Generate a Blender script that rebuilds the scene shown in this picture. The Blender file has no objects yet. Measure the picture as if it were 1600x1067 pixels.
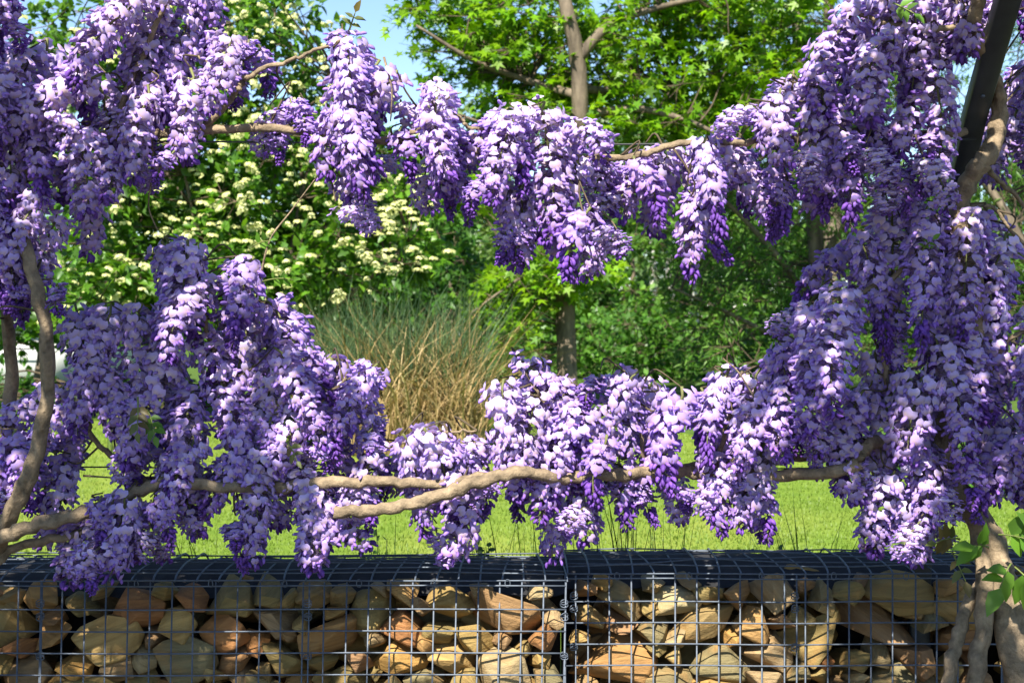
import bpy, bmesh, math, random
import numpy as np
from mathutils import Vector, Matrix

# ------------------------------------------------------------------ scene, camera, light
sc = bpy.context.scene
COL = sc.collection
RNG = np.random.default_rng(11)
random.seed(11)

ZC = 1.65                      # camera height
FPX = 2222.22                  # focal length in photo pixels (50 mm on 36 mm, 1600 px wide)
HY = 500.0                     # horizon row in the photo

cd = bpy.data.cameras.new('camera')
cam = bpy.data.objects.new('camera', cd)
COL.objects.link(cam)
cam.location = (0, 0, ZC)
cam.rotation_euler = (math.radians(90), 0, 0)
cd.lens = 50; cd.sensor_width = 36
cd.shift_y = -(533.5 - HY) / 1600.0
cd.clip_start = 0.05; cd.clip_end = 1000
cd.dof.use_dof = True; cd.dof.focus_distance = 3.1; cd.dof.aperture_fstop = 9.0
sc.camera = cam

SUN = Vector((-0.20, -0.70, 0.76)).normalized()     # towards the sun
w = bpy.data.worlds.new('World'); sc.world = w; w.use_nodes = True
nt = w.node_tree; nt.nodes.clear()
sky = nt.nodes.new('ShaderNodeTexSky'); sky.sky_type = 'NISHITA'; sky.sun_disc = False
sky.sun_elevation = math.asin(SUN.z); sky.sun_rotation = math.atan2(SUN.x, SUN.y)
sky.altitude = 1200; sky.air_density = 1.0; sky.dust_density = 0.1; sky.ozone_density = 2.5
bg = nt.nodes.new('ShaderNodeBackground'); bg.inputs[1].default_value = 0.085
wo = nt.nodes.new('ShaderNodeOutputWorld')
nt.links.new(sky.outputs[0], bg.inputs[0]); nt.links.new(bg.outputs[0], wo.inputs[0])

sl = bpy.data.lights.new('sun', 'SUN'); sl.energy = 5.0; sl.angle = math.radians(0.5); sl.color = (1.0, 0.94, 0.84)
so = bpy.data.objects.new('sun', sl); COL.objects.link(so)
so.rotation_euler = SUN.to_track_quat('Z', 'Y').to_euler(); so.location = (0, -3, 8)

sc.view_settings.view_transform = 'Standard'; sc.view_settings.look = 'None'
sc.view_settings.gamma = 1.0; sc.view_settings.exposure = 1.4
sc.render.engine = 'CYCLES'
cy = sc.cycles
cy.max_bounces = 6; cy.diffuse_bounces = 4; cy.glossy_bounces = 2; cy.transmission_bounces = 4
cy.transparent_max_bounces = 4; cy.use_denoising = True
cy.caustics_reflective = False; cy.caustics_refractive = False

def P(px, py, d):
    """a point d metres in front of the lens plane, seen at photo pixel (px, py)"""
    return np.array(((px - 800.0) / FPX * d, d, ZC - (py - HY) / FPX * d))

# ------------------------------------------------------------------ helpers
def tag(o, label=None, cat=None, group=None, kind=None):
    if label: o['label'] = label
    if cat: o['category'] = cat
    if group: o['group'] = group
    if kind: o['kind'] = kind
    return o

def empty(name, loc=(0, 0, 0)):
    o = bpy.data.objects.new(name, None); COL.objects.link(o)
    o.location = [float(v) for v in loc]; o.empty_display_size = 0.1
    return o

def mesh_arrays(name, V, F, C=None, mat=None, smooth=False):
    """V (n,3); F list of (m,k) arrays; C (n,3) point colours"""
    me = bpy.data.meshes.new(name)
    V = np.asarray(V, dtype=np.float32)
    F = [np.asarray(f, dtype=np.int32) for f in F if len(f)]
    me.vertices.add(len(V)); me.vertices.foreach_set('co', V.ravel())
    loops = np.concatenate([f.ravel() for f in F])
    tot = np.concatenate([np.full(len(f), f.shape[1], dtype=np.int32) for f in F])
    start = np.concatenate([[0], np.cumsum(tot)[:-1]]).astype(np.int32)
    me.loops.add(len(loops)); me.loops.foreach_set('vertex_index', loops)
    me.polygons.add(len(tot)); me.polygons.foreach_set('loop_start', start); me.polygons.foreach_set('loop_total', tot)
    if smooth: me.polygons.foreach_set('use_smooth', np.ones(len(tot), dtype=bool))
    me.update(calc_edges=True)
    if C is not None:
        a = me.color_attributes.new('Col', 'FLOAT_COLOR', 'POINT')
        c4 = np.ones((len(V), 4), dtype=np.float32); c4[:, :3] = C
        a.data.foreach_set('color', c4.ravel())
    if mat: me.materials.append(mat)
    return me

def link(name, me, parent=None, loc=None):
    """world-space mesh; parents here are never rotated, only moved"""
    o = bpy.data.objects.new(name, me); COL.objects.link(o)
    if parent is not None:
        o.parent = parent
        if loc is None: o.location = -world_loc(parent)
        else: o.location = Vector(loc) - world_loc(parent)
    elif loc is not None: o.location = loc
    return o

def world_loc(o):
    v = Vector(o.location)
    while o.parent is not None:
        o = o.parent; v = v + Vector(o.location)
    return v

def catmull(pts, n=6):
    pts = np.asarray(pts, dtype=float)
    if len(pts) < 3: 
        t = np.linspace(0, 1, n + 1)[:, None]; return pts[0] * (1 - t) + pts[-1] * t
    p = np.vstack([2 * pts[0] - pts[1], pts, 2 * pts[-1] - pts[-2]])
    out = []
    for i in range(1, len(p) - 2):
        t = np.linspace(0, 1, n, endpoint=False)[:, None]
        out.append(0.5 * ((2 * p[i]) + (-p[i - 1] + p[i + 1]) * t + (2 * p[i - 1] - 5 * p[i] + 4 * p[i + 1] - p[i + 2]) * t ** 2
                          + (-p[i - 1] + 3 * p[i] - 3 * p[i + 1] + p[i + 2]) * t ** 3))
    out.append(p[-2][None]); return np.vstack(out)

class MB:
    """collects arrays for one mesh"""
    def __init__(s): s.V = []; s.Q = []; s.T = []; s.C = []; s.n = 0
    def add(s, V, Q=None, T=None, C=None):
        V = np.asarray(V, dtype=float)
        if Q is not None and len(Q): s.Q.append(np.asarray(Q) + s.n)
        if T is not None and len(T): s.T.append(np.asarray(T) + s.n)
        s.V.append(V); s.n += len(V)
        if C is None: C = np.ones((len(V), 3))
        C = np.asarray(C, dtype=float)
        if C.ndim == 1: C = np.tile(C, (len(V), 1))
        s.C.append(C); return s
    def tube(s, pts, rad, sides=6, col=None, knob=0.0, sub=0, ridge=0.0):
        pts = catmull(pts, sub) if sub else np.asarray(pts, dtype=float)
        n = len(pts); rad = np.interp(np.linspace(0, 1, n), np.linspace(0, 1, len(np.atleast_1d(rad))), np.atleast_1d(rad)) if np.size(rad) > 1 else np.full(n, float(rad))
        tan = np.gradient(pts, axis=0); tan /= np.linalg.norm(tan, axis=1)[:, None] + 1e-9
        ref = np.array((0.31, 0.17, 0.93)) if abs(tan[:, 2]).mean() < 0.8 else np.array((0.93, 0.17, 0.31))
        a = np.cross(tan, ref); a /= np.linalg.norm(a, axis=1)[:, None] + 1e-9
        b = np.cross(tan, a)
        th = np.arange(sides) * 2 * math.pi / sides
        rr = rad[:, None] * (1 + (knob * RNG.uniform(-1, 1, (n, sides)) if knob else 0))
        if ridge:
            tw_ = np.arange(n)[:, None] * 0.10; q_ = th[None, :] + tw_
            rr = rr * (1 + ridge * (0.5 * np.sin(2 * q_ + 1) + 0.35 * np.sin(3 * q_ + 2 + np.sin(tw_ * 3)) + 0.3 * np.sin(5 * q_ + 4)))
        V = pts[:, None, :] + (np.cos(th)[None, :, None] * a[:, None, :] + np.sin(th)[None, :, None] * b[:, None, :]) * rr[:, :, None]
        V = V.reshape(-1, 3)
        i = np.arange(n - 1)[:, None] * sides; j = np.arange(sides)[None, :]; k = (j + 1) % sides
        Q = np.stack([i + j, i + k, i + sides + k, i + sides + j], -1).reshape(-1, 4)
        caps = [[0, q + 1, q] for q in range(1, sides - 1)] + [[(n - 1) * sides, (n - 1) * sides + q, (n - 1) * sides + q + 1] for q in range(1, sides - 1)]
        return s.add(V, Q, caps, col)
    def box(s, a, b, col=None):
        x0, y0, z0 = a; x1, y1, z1 = b
        V = [(x, y, z) for x in (x0, x1) for y in (y0, y1) for z in (z0, z1)]
        Q = [(0, 1, 3, 2), (4, 6, 7, 5), (0, 4, 5, 1), (2, 3, 7, 6), (0, 2, 6, 4), (1, 5, 7, 3)]
        return s.add(V, Q, None, col)
    def cloud(s, tpl, R, T, S, Ccol):
        """instances of a template (V, Q, Tr, C) ; R (n,3,3), T (n,3), S (n,) or (n,3)"""
        tv, tq, tt, tc = tpl
        n = len(T); S = np.asarray(S, dtype=float)
        if S.ndim == 1: S = np.repeat(S[:, None], 3, 1)
        V = np.einsum('nij,nkj->nki', R, tv[None] * S[:, None, :]) + T[:, None, :]
        off = (np.arange(n) * len(tv))[:, None, None]
        Q = (tq[None] + off).reshape(-1, 4) if len(tq) else None
        Tr = (tt[None] + off).reshape(-1, 3) if len(tt) else None
        C = (tc[None] * Ccol[:, None, :]).reshape(-1, 3)
        return s.add(V.reshape(-1, 3), Q, Tr, C)
    def mesh(s, name, mat, smooth=False, color=True):
        V = np.vstack(s.V); F = []
        if s.Q: F.append(np.vstack(s.Q))
        if s.T: F.append(np.vstack(s.T))
        return mesh_arrays(name, V, F, np.vstack(s.C) if color else None, mat, smooth)
    def build(s, name, mat, parent=None, smooth=False, kind=None):
        o = link(name, s.mesh(name, mat, smooth), parent)
        if kind: o['kind'] = kind
        return o

def frames(a, up):
    """rotation matrices with x along a and z near up"""
    a = a / (np.linalg.norm(a, axis=1)[:, None] + 1e-9)
    y = np.cross(up, a); y /= np.linalg.norm(y, axis=1)[:, None] + 1e-9
    z = np.cross(a, y)
    return np.stack([a, y, z], -1)

# ------------------------------------------------------------------ materials
def new_mat(name):
    m = bpy.data.materials.new(name); m.use_nodes = True
    n = m.node_tree.nodes; l = m.node_tree.links; n.clear()
    out = n.new('ShaderNodeOutputMaterial')
    return m, n, l, out

def leafy(name, rough=0.5, trans=0.4, spec=0.35, tint=(1, 1, 1), var=0.25):
    """colour from the mesh (one tone per leaf or petal), light coming through from behind"""
    m, n, l, out = new_mat(name)
    at = n.new('ShaderNodeAttribute'); at.attribute_name = 'Col'
    mul = n.new('ShaderNodeMixRGB'); mul.blend_type = 'MULTIPLY'; mul.inputs[0].default_value = 1
    oi = n.new('ShaderNodeObjectInfo')
    mr = n.new('ShaderNodeMapRange'); mr.inputs[3].default_value = 1 - var * 0.5; mr.inputs[4].default_value = 1 + var * 0.5
    l.new(oi.outputs['Random'], mr.inputs[0])
    l.new(at.outputs['Color'], mul.inputs[1]); l.new(mr.outputs[0], mul.inputs[2])
    p = n.new('ShaderNodeBsdfPrincipled'); p.inputs['Roughness'].default_value = rough
    p.inputs['Specular IOR Level'].default_value = spec
    l.new(mul.outputs[0], p.inputs['Base Color'])
    t = n.new('ShaderNodeBsdfTranslucent')
    t2 = n.new('ShaderNodeMixRGB'); t2.blend_type = 'MULTIPLY'; t2.inputs[0].default_value = 1; t2.inputs[2].default_value = (*tint, 1)
    l.new(mul.outputs[0], t2.inputs[1]); l.new(t2.outputs[0], t.inputs['Color'])
    mx = n.new('ShaderNodeMixShader'); mx.inputs[0].default_value = trans
    l.new(p.outputs[0], mx.inputs[1]); l.new(t.outputs[0], mx.inputs[2]); l.new(mx.outputs[0], out.inputs[0])
    return m

def bark(name, c1, c2, scale=30, bump=0.5, stretch=(1, 1, 1), rough=0.85):
    m, n, l, out = new_mat(name)
    tc = n.new('ShaderNodeTexCoord'); mp = n.new('ShaderNodeMapping'); mp.inputs['Scale'].default_value = stretch
    l.new(tc.outputs['Object'], mp.inputs[0])
    nz = n.new('ShaderNodeTexNoise'); nz.inputs['Scale'].default_value = scale; nz.inputs['Detail'].default_value = 6; nz.inputs['Roughness'].default_value = 0.65
    l.new(mp.outputs[0], nz.inputs[0])
    cr = n.new('ShaderNodeValToRGB'); cr.color_ramp.elements[0].position = 0.32; cr.color_ramp.elements[1].position = 0.7
    cr.color_ramp.elements[0].color = (*c1, 1); cr.color_ramp.elements[1].color = (*c2, 1)
    l.new(nz.outputs[0], cr.inputs[0])
    p = n.new('ShaderNodeBsdfPrincipled'); p.inputs['Roughness'].default_value = rough; p.inputs['Specular IOR Level'].default_value = 0.25
    l.new(cr.outputs[0], p.inputs['Base Color'])
    b = n.new('ShaderNodeBump'); b.inputs['Strength'].default_value = bump; b.inputs['Distance'].default_value = 0.01
    l.new(nz.outputs[0], b.inputs['Height']); l.new(b.outputs[0], p.inputs['Normal'])
    l.new(p.outputs[0], out.inputs[0]); return m

def paint(name, c, rough=0.5, metal=0.0, nscale=60, nvar=0.25):
    m, n, l, out = new_mat(name)
    tc = n.new('ShaderNodeTexCoord'); nz = n.new('ShaderNodeTexNoise'); nz.inputs['Scale'].default_value = nscale; nz.inputs['Detail'].default_value = 5
    l.new(tc.outputs['Object'], nz.inputs[0])
    cr = n.new('ShaderNodeValToRGB')
    cr.color_ramp.elements[0].position = 0.3; cr.color_ramp.elements[1].position = 0.7
    cr.color_ramp.elements[0].color = (*[v * (1 - nvar) for v in c], 1); cr.color_ramp.elements[1].color = (*[min(1, v * (1 + nvar)) for v in c], 1)
    l.new(nz.outputs[0], cr.inputs[0])
    p = n.new('ShaderNodeBsdfPrincipled'); p.inputs['Roughness'].default_value = rough; p.inputs['Metallic'].default_value = metal
    l.new(cr.outputs[0], p.inputs['Base Color']); l.new(p.outputs[0], out.inputs[0]); return m

def stone_mat():
    m, n, l, out = new_mat('sandstone')
    oi = n.new('ShaderNodeObjectInfo')
    cr = n.new('ShaderNodeValToRGB'); cr.color_ramp.interpolation = 'LINEAR'
    tones = [(0.0, (0.27, 0.215, 0.095)), (0.16, (0.34, 0.26, 0.11)), (0.3, (0.50, 0.30, 0.10)), (0.44, (0.22, 0.20, 0.12)), (0.56, (0.52, 0.38, 0.165)),
             (0.68, (0.40, 0.18, 0.075)), (0.8, (0.29, 0.255, 0.15)), (0.9, (0.36, 0.21, 0.12)), (1.0, (0.46, 0.40, 0.25))]
    e = cr.color_ramp.elements
    while len(e) < len(tones): e.new(0.5)
    for el, (pos, c) in zip(e, tones): el.position = pos; el.color = (c[0] * 0.80, c[1] * 0.75, c[2] * 0.62, 1)
    l.new(oi.outputs['Random'], cr.inputs[0])
    tc = n.new('ShaderNodeTexCoord')
    add = n.new('ShaderNodeVectorMath'); add.operation = 'ADD'
    sc_ = n.new('ShaderNodeVectorMath'); sc_.operation = 'SCALE'; sc_.inputs[0].default_value = (37, 19, 53)
    l.new(oi.outputs['Random'], sc_.inputs['Scale']); l.new(tc.outputs['Object'], add.inputs[0]); l.new(sc_.outputs[0], add.inputs[1])
    n1 = n.new('ShaderNodeTexNoise'); n1.inputs['Scale'].default_value = 1.6; n1.inputs['Detail'].default_value = 5; n1.inputs['Roughness'].default_value = 0.6
    l.new(add.outputs[0], n1.inputs[0])
    mp = n.new('ShaderNodeMapping'); mp.inputs['Scale'].default_value = (0.7, 0.7, 5.0); l.new(add.outputs[0], mp.inputs[0])
    n2 = n.new('ShaderNodeTexNoise'); n2.inputs['Scale'].default_value = 1.5; n2.inputs['Detail'].default_value = 4; n2.inputs['Distortion'].default_value = 0.6
    l.new(mp.outputs[0], n2.inputs[0])
    mx = n.new('ShaderNodeMixRGB'); mx.blend_type = 'MIX'; mx.inputs[2].default_value = (0.40, 0.20, 0.055, 1)
    r1 = n.new('ShaderNodeMapRange'); r1.inputs[1].default_value = 0.5; r1.inputs[2].default_value = 0.75; r1.inputs[4].default_value = 0.6
    l.new(n1.outputs[0], r1.inputs[0]); l.new(r1.outputs[0], mx.inputs[0]); l.new(cr.outputs[0], mx.inputs[1])
    m2 = n.new('ShaderNodeMixRGB'); m2.blend_type = 'MULTIPLY'; m2.inputs[0].default_value = 0.8
    r2 = n.new('ShaderNodeMapRange'); r2.inputs[1].default_value = 0.3; r2.inputs[2].default_value = 0.65; r2.inputs[3].default_value = 0.6; r2.inputs[4].default_value = 1.12
    l.new(n2.outputs[0], r2.inputs[0]); l.new(mx.outputs[0], m2.inputs[1]); l.new(r2.outputs[0], m2.inputs[2])
    n3 = n.new('ShaderNodeTexNoise'); n3.inputs['Scale'].default_value = 9; n3.inputs['Detail'].default_value = 8; n3.inputs['Roughness'].default_value = 0.7
    l.new(add.outputs[0], n3.inputs[0])
    p = n.new('ShaderNodeBsdfPrincipled'); p.inputs['Roughness'].default_value = 0.8; p.inputs['Specular IOR Level'].default_value = 0.3
    l.new(m2.outputs[0], p.inputs['Base Color'])
    hs = n.new('ShaderNodeMath'); hs.operation = 'ADD'; l.new(n3.outputs[0], hs.inputs[0]); l.new(n2.outputs[0], hs.inputs[1])
    b = n.new('ShaderNodeBump'); b.inputs['Strength'].default_value = 0.55; b.inputs['Distance'].default_value = 0.01
    l.new(hs.outputs[0], b.inputs['Height']); l.new(b.outputs[0], p.inputs['Normal'])
    l.new(p.outputs[0], out.inputs[0]); return m

def ground_mat(name, c1, c2, scale, c3=None, s3=1.0):
    m, n, l, out = new_mat(name)
    tc = n.new('ShaderNodeTexCoord')
    nz = n.new('ShaderNodeTexNoise'); nz.inputs['Scale'].default_value = scale; nz.inputs['Detail'].default_value = 8; nz.inputs['Roughness'].default_value = 0.7
    l.new(tc.outputs['Object'], nz.inputs[0])
    cr = n.new('ShaderNodeValToRGB'); cr.color_ramp.elements[0].position = 0.35; cr.color_ramp.elements[1].position = 0.65
    cr.color_ramp.elements[0].color = (*c1, 1); cr.color_ramp.elements[1].color = (*c2, 1)
    l.new(nz.outputs[0], cr.inputs[0]); colr = cr.outputs[0]
    if c3:
        n2 = n.new('ShaderNodeTexNoise'); n2.inputs['Scale'].default_value = s3; n2.inputs['Detail'].default_value = 3
        l.new(tc.outputs['Object'], n2.inputs[0])
        mr = n.new('ShaderNodeMapRange'); mr.inputs[1].default_value = 0.45; mr.inputs[2].default_value = 0.7; l.new(n2.outputs[0], mr.inputs[0])
        mx = n.new('ShaderNodeMixRGB'); mx.inputs[2].default_value = (*c3, 1)
        l.new(mr.outputs[0], mx.inputs[0]); l.new(colr, mx.inputs[1]); colr = mx.outputs[0]
    p = n.new('ShaderNodeBsdfPrincipled'); p.inputs['Roughness'].default_value = 0.95; p.inputs['Specular IOR Level'].default_value = 0.1
    l.new(colr, p.inputs['Base Color'])
    b = n.new('ShaderNodeBump'); b.inputs['Strength'].default_value = 0.6; b.inputs['Distance'].default_value = 0.02
    l.new(nz.outputs[0], b.inputs['Height']); l.new(b.outputs[0], p.inputs['Normal'])
    l.new(p.outputs[0], out.inputs[0]); return m

M_PETAL = leafy('wisteria_petal', 0.55, 0.32, 0.25, (1.0, 0.9, 1.05), 0.22)
M_STALK = leafy('flower_stalk', 0.6, 0.1, 0.3)
M_LEAF = leafy('leaf', 0.42, 0.48, 0.45, (1.35, 1.3, 0.55))
M_GRASS = leafy('grass_blade', 0.5, 0.35, 0.3, (1.2, 1.15, 0.5), 0.1)
M_STRAW = leafy('reed_blade', 0.6, 0.25, 0.3, (1.1, 1.0, 0.6), 0.1)
M_CREAM = leafy('cream_flower', 0.7, 0.2, 0.2, (1, 1, 0.8), 0.12)
M_VINE = bark('vine_bark', (0.105, 0.08, 0.052), (0.34, 0.255, 0.16), 34, 1.0, (1, 1, 1))
M_TRUNK = bark('tree_bark', (0.07, 0.055, 0.04), (0.21, 0.165, 0.115), 9, 0.9, (2, 2, 0.5))
M_TWIG = bark('twig_bark', (0.05, 0.038, 0.024), (0.12, 0.09, 0.055), 30, 0.2)
M_BIRCH = bark('pale_bark', (0.25, 0.24, 0.21), (0.6, 0.58, 0.53), 5, 0.2, (2, 2, 0.6))
M_STONE = stone_mat()
M_WIRE = paint('galvanised_wire', (0.095, 0.115, 0.145), 0.55, 0.35, 80, 0.2)
M_SHADE = paint('shade_black', (0.014, 0.014, 0.016), 0.9, 0, 40, 0.5)  # near-black that stands in for shade inside the baskets
M_POST = paint('dark_post_paint', (0.030, 0.034, 0.033), 0.42, 0, 30, 0.2)
M_WHITE = paint('white_render', (0.80, 0.80, 0.80), 0.8, 0, 3, 0.03)
M_ROOF = paint('grey_roof', (0.10, 0.10, 0.11), 0.8, 0, 4, 0.2)
M_LAWN = ground_mat('lawn_ground', (0.09, 0.155, 0.018), (0.15, 0.22, 0.03), 9, (0.19, 0.23, 0.04), 0.8)
M_EARTH = ground_mat('rough_ground', (0.045, 0.085, 0.016), (0.085, 0.14, 0.025), 6)
M_PATH = ground_mat('path_gravel', (0.20, 0.165, 0.115), (0.36, 0.31, 0.23), 40)

# ------------------------------------------------------------------ ground
def lawn_z(y): return 0.62 + 0.052 * np.clip(np.asarray(y, float) - 5.0, -1.3, 6.5)

YF = 3.26            # front face of the wall
TOP = ZC - 0.60      # top of the wall

m = MB(); m.box((-60, -60, -0.3), (60, 3.60, 0.0)); o = m.build('path', M_PATH); tag(o, kind='structure')
ys = np.concatenate([[3.72], np.linspace(5, 11.5, 14), [14, 20, 40, 100, 400]])
xs = np.concatenate([[-400, -60, -20], np.linspace(-9, 9, 19), [20, 60, 400]])
X, Y = np.meshgrid(xs, ys); Z = lawn_z(Y) - 0.03
V = np.stack([X, Y, Z], -1).reshape(-1, 3); nx = len(xs)
Q = [(r * nx + c, r * nx + c + 1, (r + 1) * nx + c + 1, (r + 1) * nx + c) for r in range(len(ys) - 1) for c in range(nx - 1)]
o = MB().add(V, Q).build('terrain', M_EARTH, smooth=True); tag(o, kind='structure')
# bank behind the wall where the raised ground meets it
o = MB().box((-60, 3.66, -0.2), (60, 3.73, 0.60)).build('bank', M_EARTH); tag(o, kind='structure')

def lawn_edge(x):     # far edge of the mown grass
    return 11.3 - 3.4 / (1 + np.exp(-(np.asarray(x, float) - 1.25) * 3.2)) - 0.9 / (1 + np.exp((np.asarray(x, float) + 2.6) * 3))
LX = np.linspace(-9, 7, 65); rows = 24
V = []; 
for r in range(rows):
    f = r / (rows - 1)
    yy = 3.74 * (1 - f) + lawn_edge(LX) * f
    V.append(np.stack([LX, yy, lawn_z(yy) + 0.012 * np.sin(LX * 1.7 + yy) * np.sin(yy * 1.1)], -1))
V = np.vstack(V); nx = len(LX)
Q = [(r * nx + c, r * nx + c + 1, (r + 1) * nx + c + 1, (r + 1) * nx + c) for r in range(rows - 1) for c in range(nx - 1)]
o = MB().add(V, Q).build('lawn', M_LAWN, smooth=True); tag(o, kind='structure')

# mown grass blades (a few cm) where the lawn is in view
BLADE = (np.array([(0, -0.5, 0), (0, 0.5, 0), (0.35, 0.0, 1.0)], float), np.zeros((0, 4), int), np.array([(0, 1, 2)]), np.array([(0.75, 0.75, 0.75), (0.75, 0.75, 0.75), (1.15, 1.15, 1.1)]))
n = 150000
u = RNG.uniform(0, 1, n); yy = 5.0 + 6.3 * u ** 1.25
xx = RNG.uniform(-1, 1, n) * (yy * 0.40 + 0.2)
ok = yy < lawn_edge(xx); xx, yy = xx[ok], yy[ok]; n = len(xx)
ang = RNG.uniform(0, 6.283, n); R = np.zeros((n, 3, 3)); R[:, 0, 0] = np.cos(ang); R[:, 1, 0] = np.sin(ang); R[:, 0, 1] = -np.sin(ang); R[:, 1, 1] = np.cos(ang); R[:, 2, 2] = 1
h = RNG.uniform(0.008, 0.022, n); S = np.stack([h * 1.6, RNG.uniform(0.004, 0.008, n), h], -1)
patch = 0.5 + 0.5 * np.sin(xx * 2.1 + 0.7 * np.sin(yy * 2)) * np.sin(yy * 1.6 + xx)
cc = np.array((0.13, 0.215, 0.022)) * RNG.uniform(0.8, 1.2, (n, 1)) + np.array((0.08, 0.06, 0.014)) * (patch * RNG.uniform(0, 1, n))[:, None]
T = np.stack([xx, yy, lawn_z(yy) + 0.012 * np.sin(xx * 1.7 + yy) * np.sin(yy * 1.1) - 0.003], -1)
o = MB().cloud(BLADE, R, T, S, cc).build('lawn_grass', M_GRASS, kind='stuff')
tag(o, 'short bright green mown grass of the sunlit lawn', 'grass')

# ------------------------------------------------------------------ leaf templates
def leaf_tpl(wd=0.5, fold=0.12, rows=3):
    """ovate leaf, x 0..1"""
    t = [0.0, 0.3, 0.65, 1.0]; ww = [0.0, 1.0, 0.75, 0.0]
    V = [(0, 0, 0)]
    for a, b in zip(t[1:-1], ww[1:-1]):
        V += [(a, -b * wd / 2, fold * b * 0.5), (a, 0, -0.02), (a, b * wd / 2, fold * b * 0.5)]
    V += [(1, 0, -0.10)]
    T = [(0, 1, 2), (0, 2, 3), (4, 7, 5), (5, 7, 6)]; Q = [(1, 4, 5, 2), (2, 5, 6, 3)]
    return (np.array(V, float), np.array(Q), np.array(T), np.ones((8, 3)))
OVATE = leaf_tpl(0.58); LANCE = leaf_tpl(0.20, 0.05); BROAD = leaf_tpl(0.8, 0.1)
QUADLEAF = (np.array([(0, 0, 0), (0.5, -0.3, 0.05), (1, 0, -0.05), (0.5, 0.3, 0.05)], float), np.array([(0, 1, 2, 3)]), np.zeros((0, 3), int), np.ones((4, 3)))
def star_tpl():
    V = [(0.32, 0, 0)]; k = 0
    lobes = [(-128, 0.50), (-66, 0.72), (0, 0.78), (66, 0.72), (128, 0.50)]
    notch = [(-97, 0.27), (-33, 0.26), (33, 0.26), (97, 0.27)]
    ring = []
    for i in range(5):
        ring.append(lobes[i]); 
        if i < 4: ring.append(notch[i])
    ring.append((180, 0.22))
    for a, r in ring:
        a_ = math.radians(a); V.append((0.32 + r * math.cos(a_), r * math.sin(a_), -0.10 * r if r > 0.4 else 0.03))
    T = [(0, i, i % 10 + 1) for i in range(1, 11)]
    return (np.array(V, float), np.zeros((0, 4), int), np.array(T), np.ones((11, 3)))
STAR = star_tpl()

# ------------------------------------------------------------------ crowns
def in_poly(x, y, poly):
    x = np.asarray(x); y = np.asarray(y); ins = np.zeros(x.shape, bool); j = len(poly) - 1
    for i in range(len(poly)):
        xi, yi = poly[i]; xj, yj = poly[j]
        c = ((yi > y) != (yj > y)) & (x < (xj - xi) * (y - yi) / (yj - yi + 1e-9) + xi); ins ^= c; j = i
    return ins

def sample_poly(poly, n):
    p = np.array(poly, float); lo = p.min(0); hi = p.max(0); out = np.zeros((0, 2))
    while len(out) < n:
        q = RNG.uniform(lo, hi, (n * 3, 2)); out = np.vstack([out, q[in_poly(q[:, 0], q[:, 1], poly)]])
    return out[:n]

def clumps_from(poly, d, dd, n):
    q = sample_poly(poly, n); dep = d + RNG.uniform(-1, 1, n) * dd
    return np.stack([(q[:, 0] - 800) / FPX * d, dep, ZC - (q[:, 1] - HY) / FPX * d], -1)

def foliage(mb, centers, crad, per, tpl, size, cols, twigs=None, nt=7, droop=0.25, up=1.0, flat=0.7):
    """leaves along short twigs that radiate from each clump centre"""
    n = len(centers); K = n * nt; per_t = max(1, per // nt)
    c = np.repeat(centers, nt, 0); rad = np.repeat(RNG.uniform(0.7, 1.3, n) * crad, nt)
    dr = RNG.normal(0, 1, (K, 3)); dr[:, 2] = dr[:, 2] * flat + 0.15; dr /= np.linalg.norm(dr, axis=1)[:, None]
    ln = rad * RNG.uniform(0.6, 1.15, K)
    tip = c + dr * ln[:, None]; tip[:, 2] -= droop * ln * 0.5
    if twigs is not None:
        a = np.cross(dr, (0.2, 0.3, 0.9)); a /= np.linalg.norm(a, axis=1)[:, None]; b = np.cross(dr, a)
        th = np.array((0, 2.09, 4.19)); r0 = 0.003 + 0.006 * crad
        ring = np.cos(th)[None, :, None] * a[:, None] + np.sin(th)[None, :, None] * b[:, None]
        V = np.concatenate([c[:, None] + ring * r0, tip[:, None] + ring * r0 * 0.3], 1).reshape(-1, 3)
        f = np.array([(0, 1, 4, 3), (1, 2, 5, 4), (2, 0, 3, 5)]); twigs.add(V, (f[None] + (np.arange(K) * 6)[:, None, None]).reshape(-1, 4))
    t = RNG.uniform(0.25, 1.05, (K, per_t)) ** 0.8
    base = c[:, None] + (tip - c)[:, None] * t[..., None]
    base = (base + RNG.normal(0, 0.09, base.shape) * rad[:, None, None]).reshape(-1, 3)
    N = len(base)
    ax = np.repeat(dr, per_t, 0) * 0.7 + RNG.normal(0, 0.6, (N, 3)); ax[:, 2] -= droop
    upv = RNG.normal(0, 0.55, (N, 3)); upv[:, 2] += up; upv[:, 1] -= 0.35 * up
    R = frames(ax, upv)
    S = size * RNG.uniform(0.65, 1.25, N)
    cols = np.array(cols); ci = RNG.integers(0, len(cols), N)
    clump_tone = np.repeat(RNG.uniform(0.8, 1.2, n), nt * per_t)[:, None]
    C = cols[ci] * RNG.uniform(0.75, 1.25, (N, 1)) * clump_tone
    mb.cloud(tpl, R, base, S, C)
    return tip

def limb_tube(mb, a, b, r0, r1, wob=0.08, sides=5, n=5, sag=0.0):
    t = np.linspace(0, 1, n)[:, None]; L = np.linalg.norm(b - a)
    p = a * (1 - t) + b * t; p[1:-1] += RNG.normal(0, wob * L * 0.35, (n - 2, 3)); p[:, 2] += (np.sin(t[:, 0] * math.pi)) * sag * L
    mb.tube(p, np.linspace(r0, r1, n), sides, sub=3)

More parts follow.
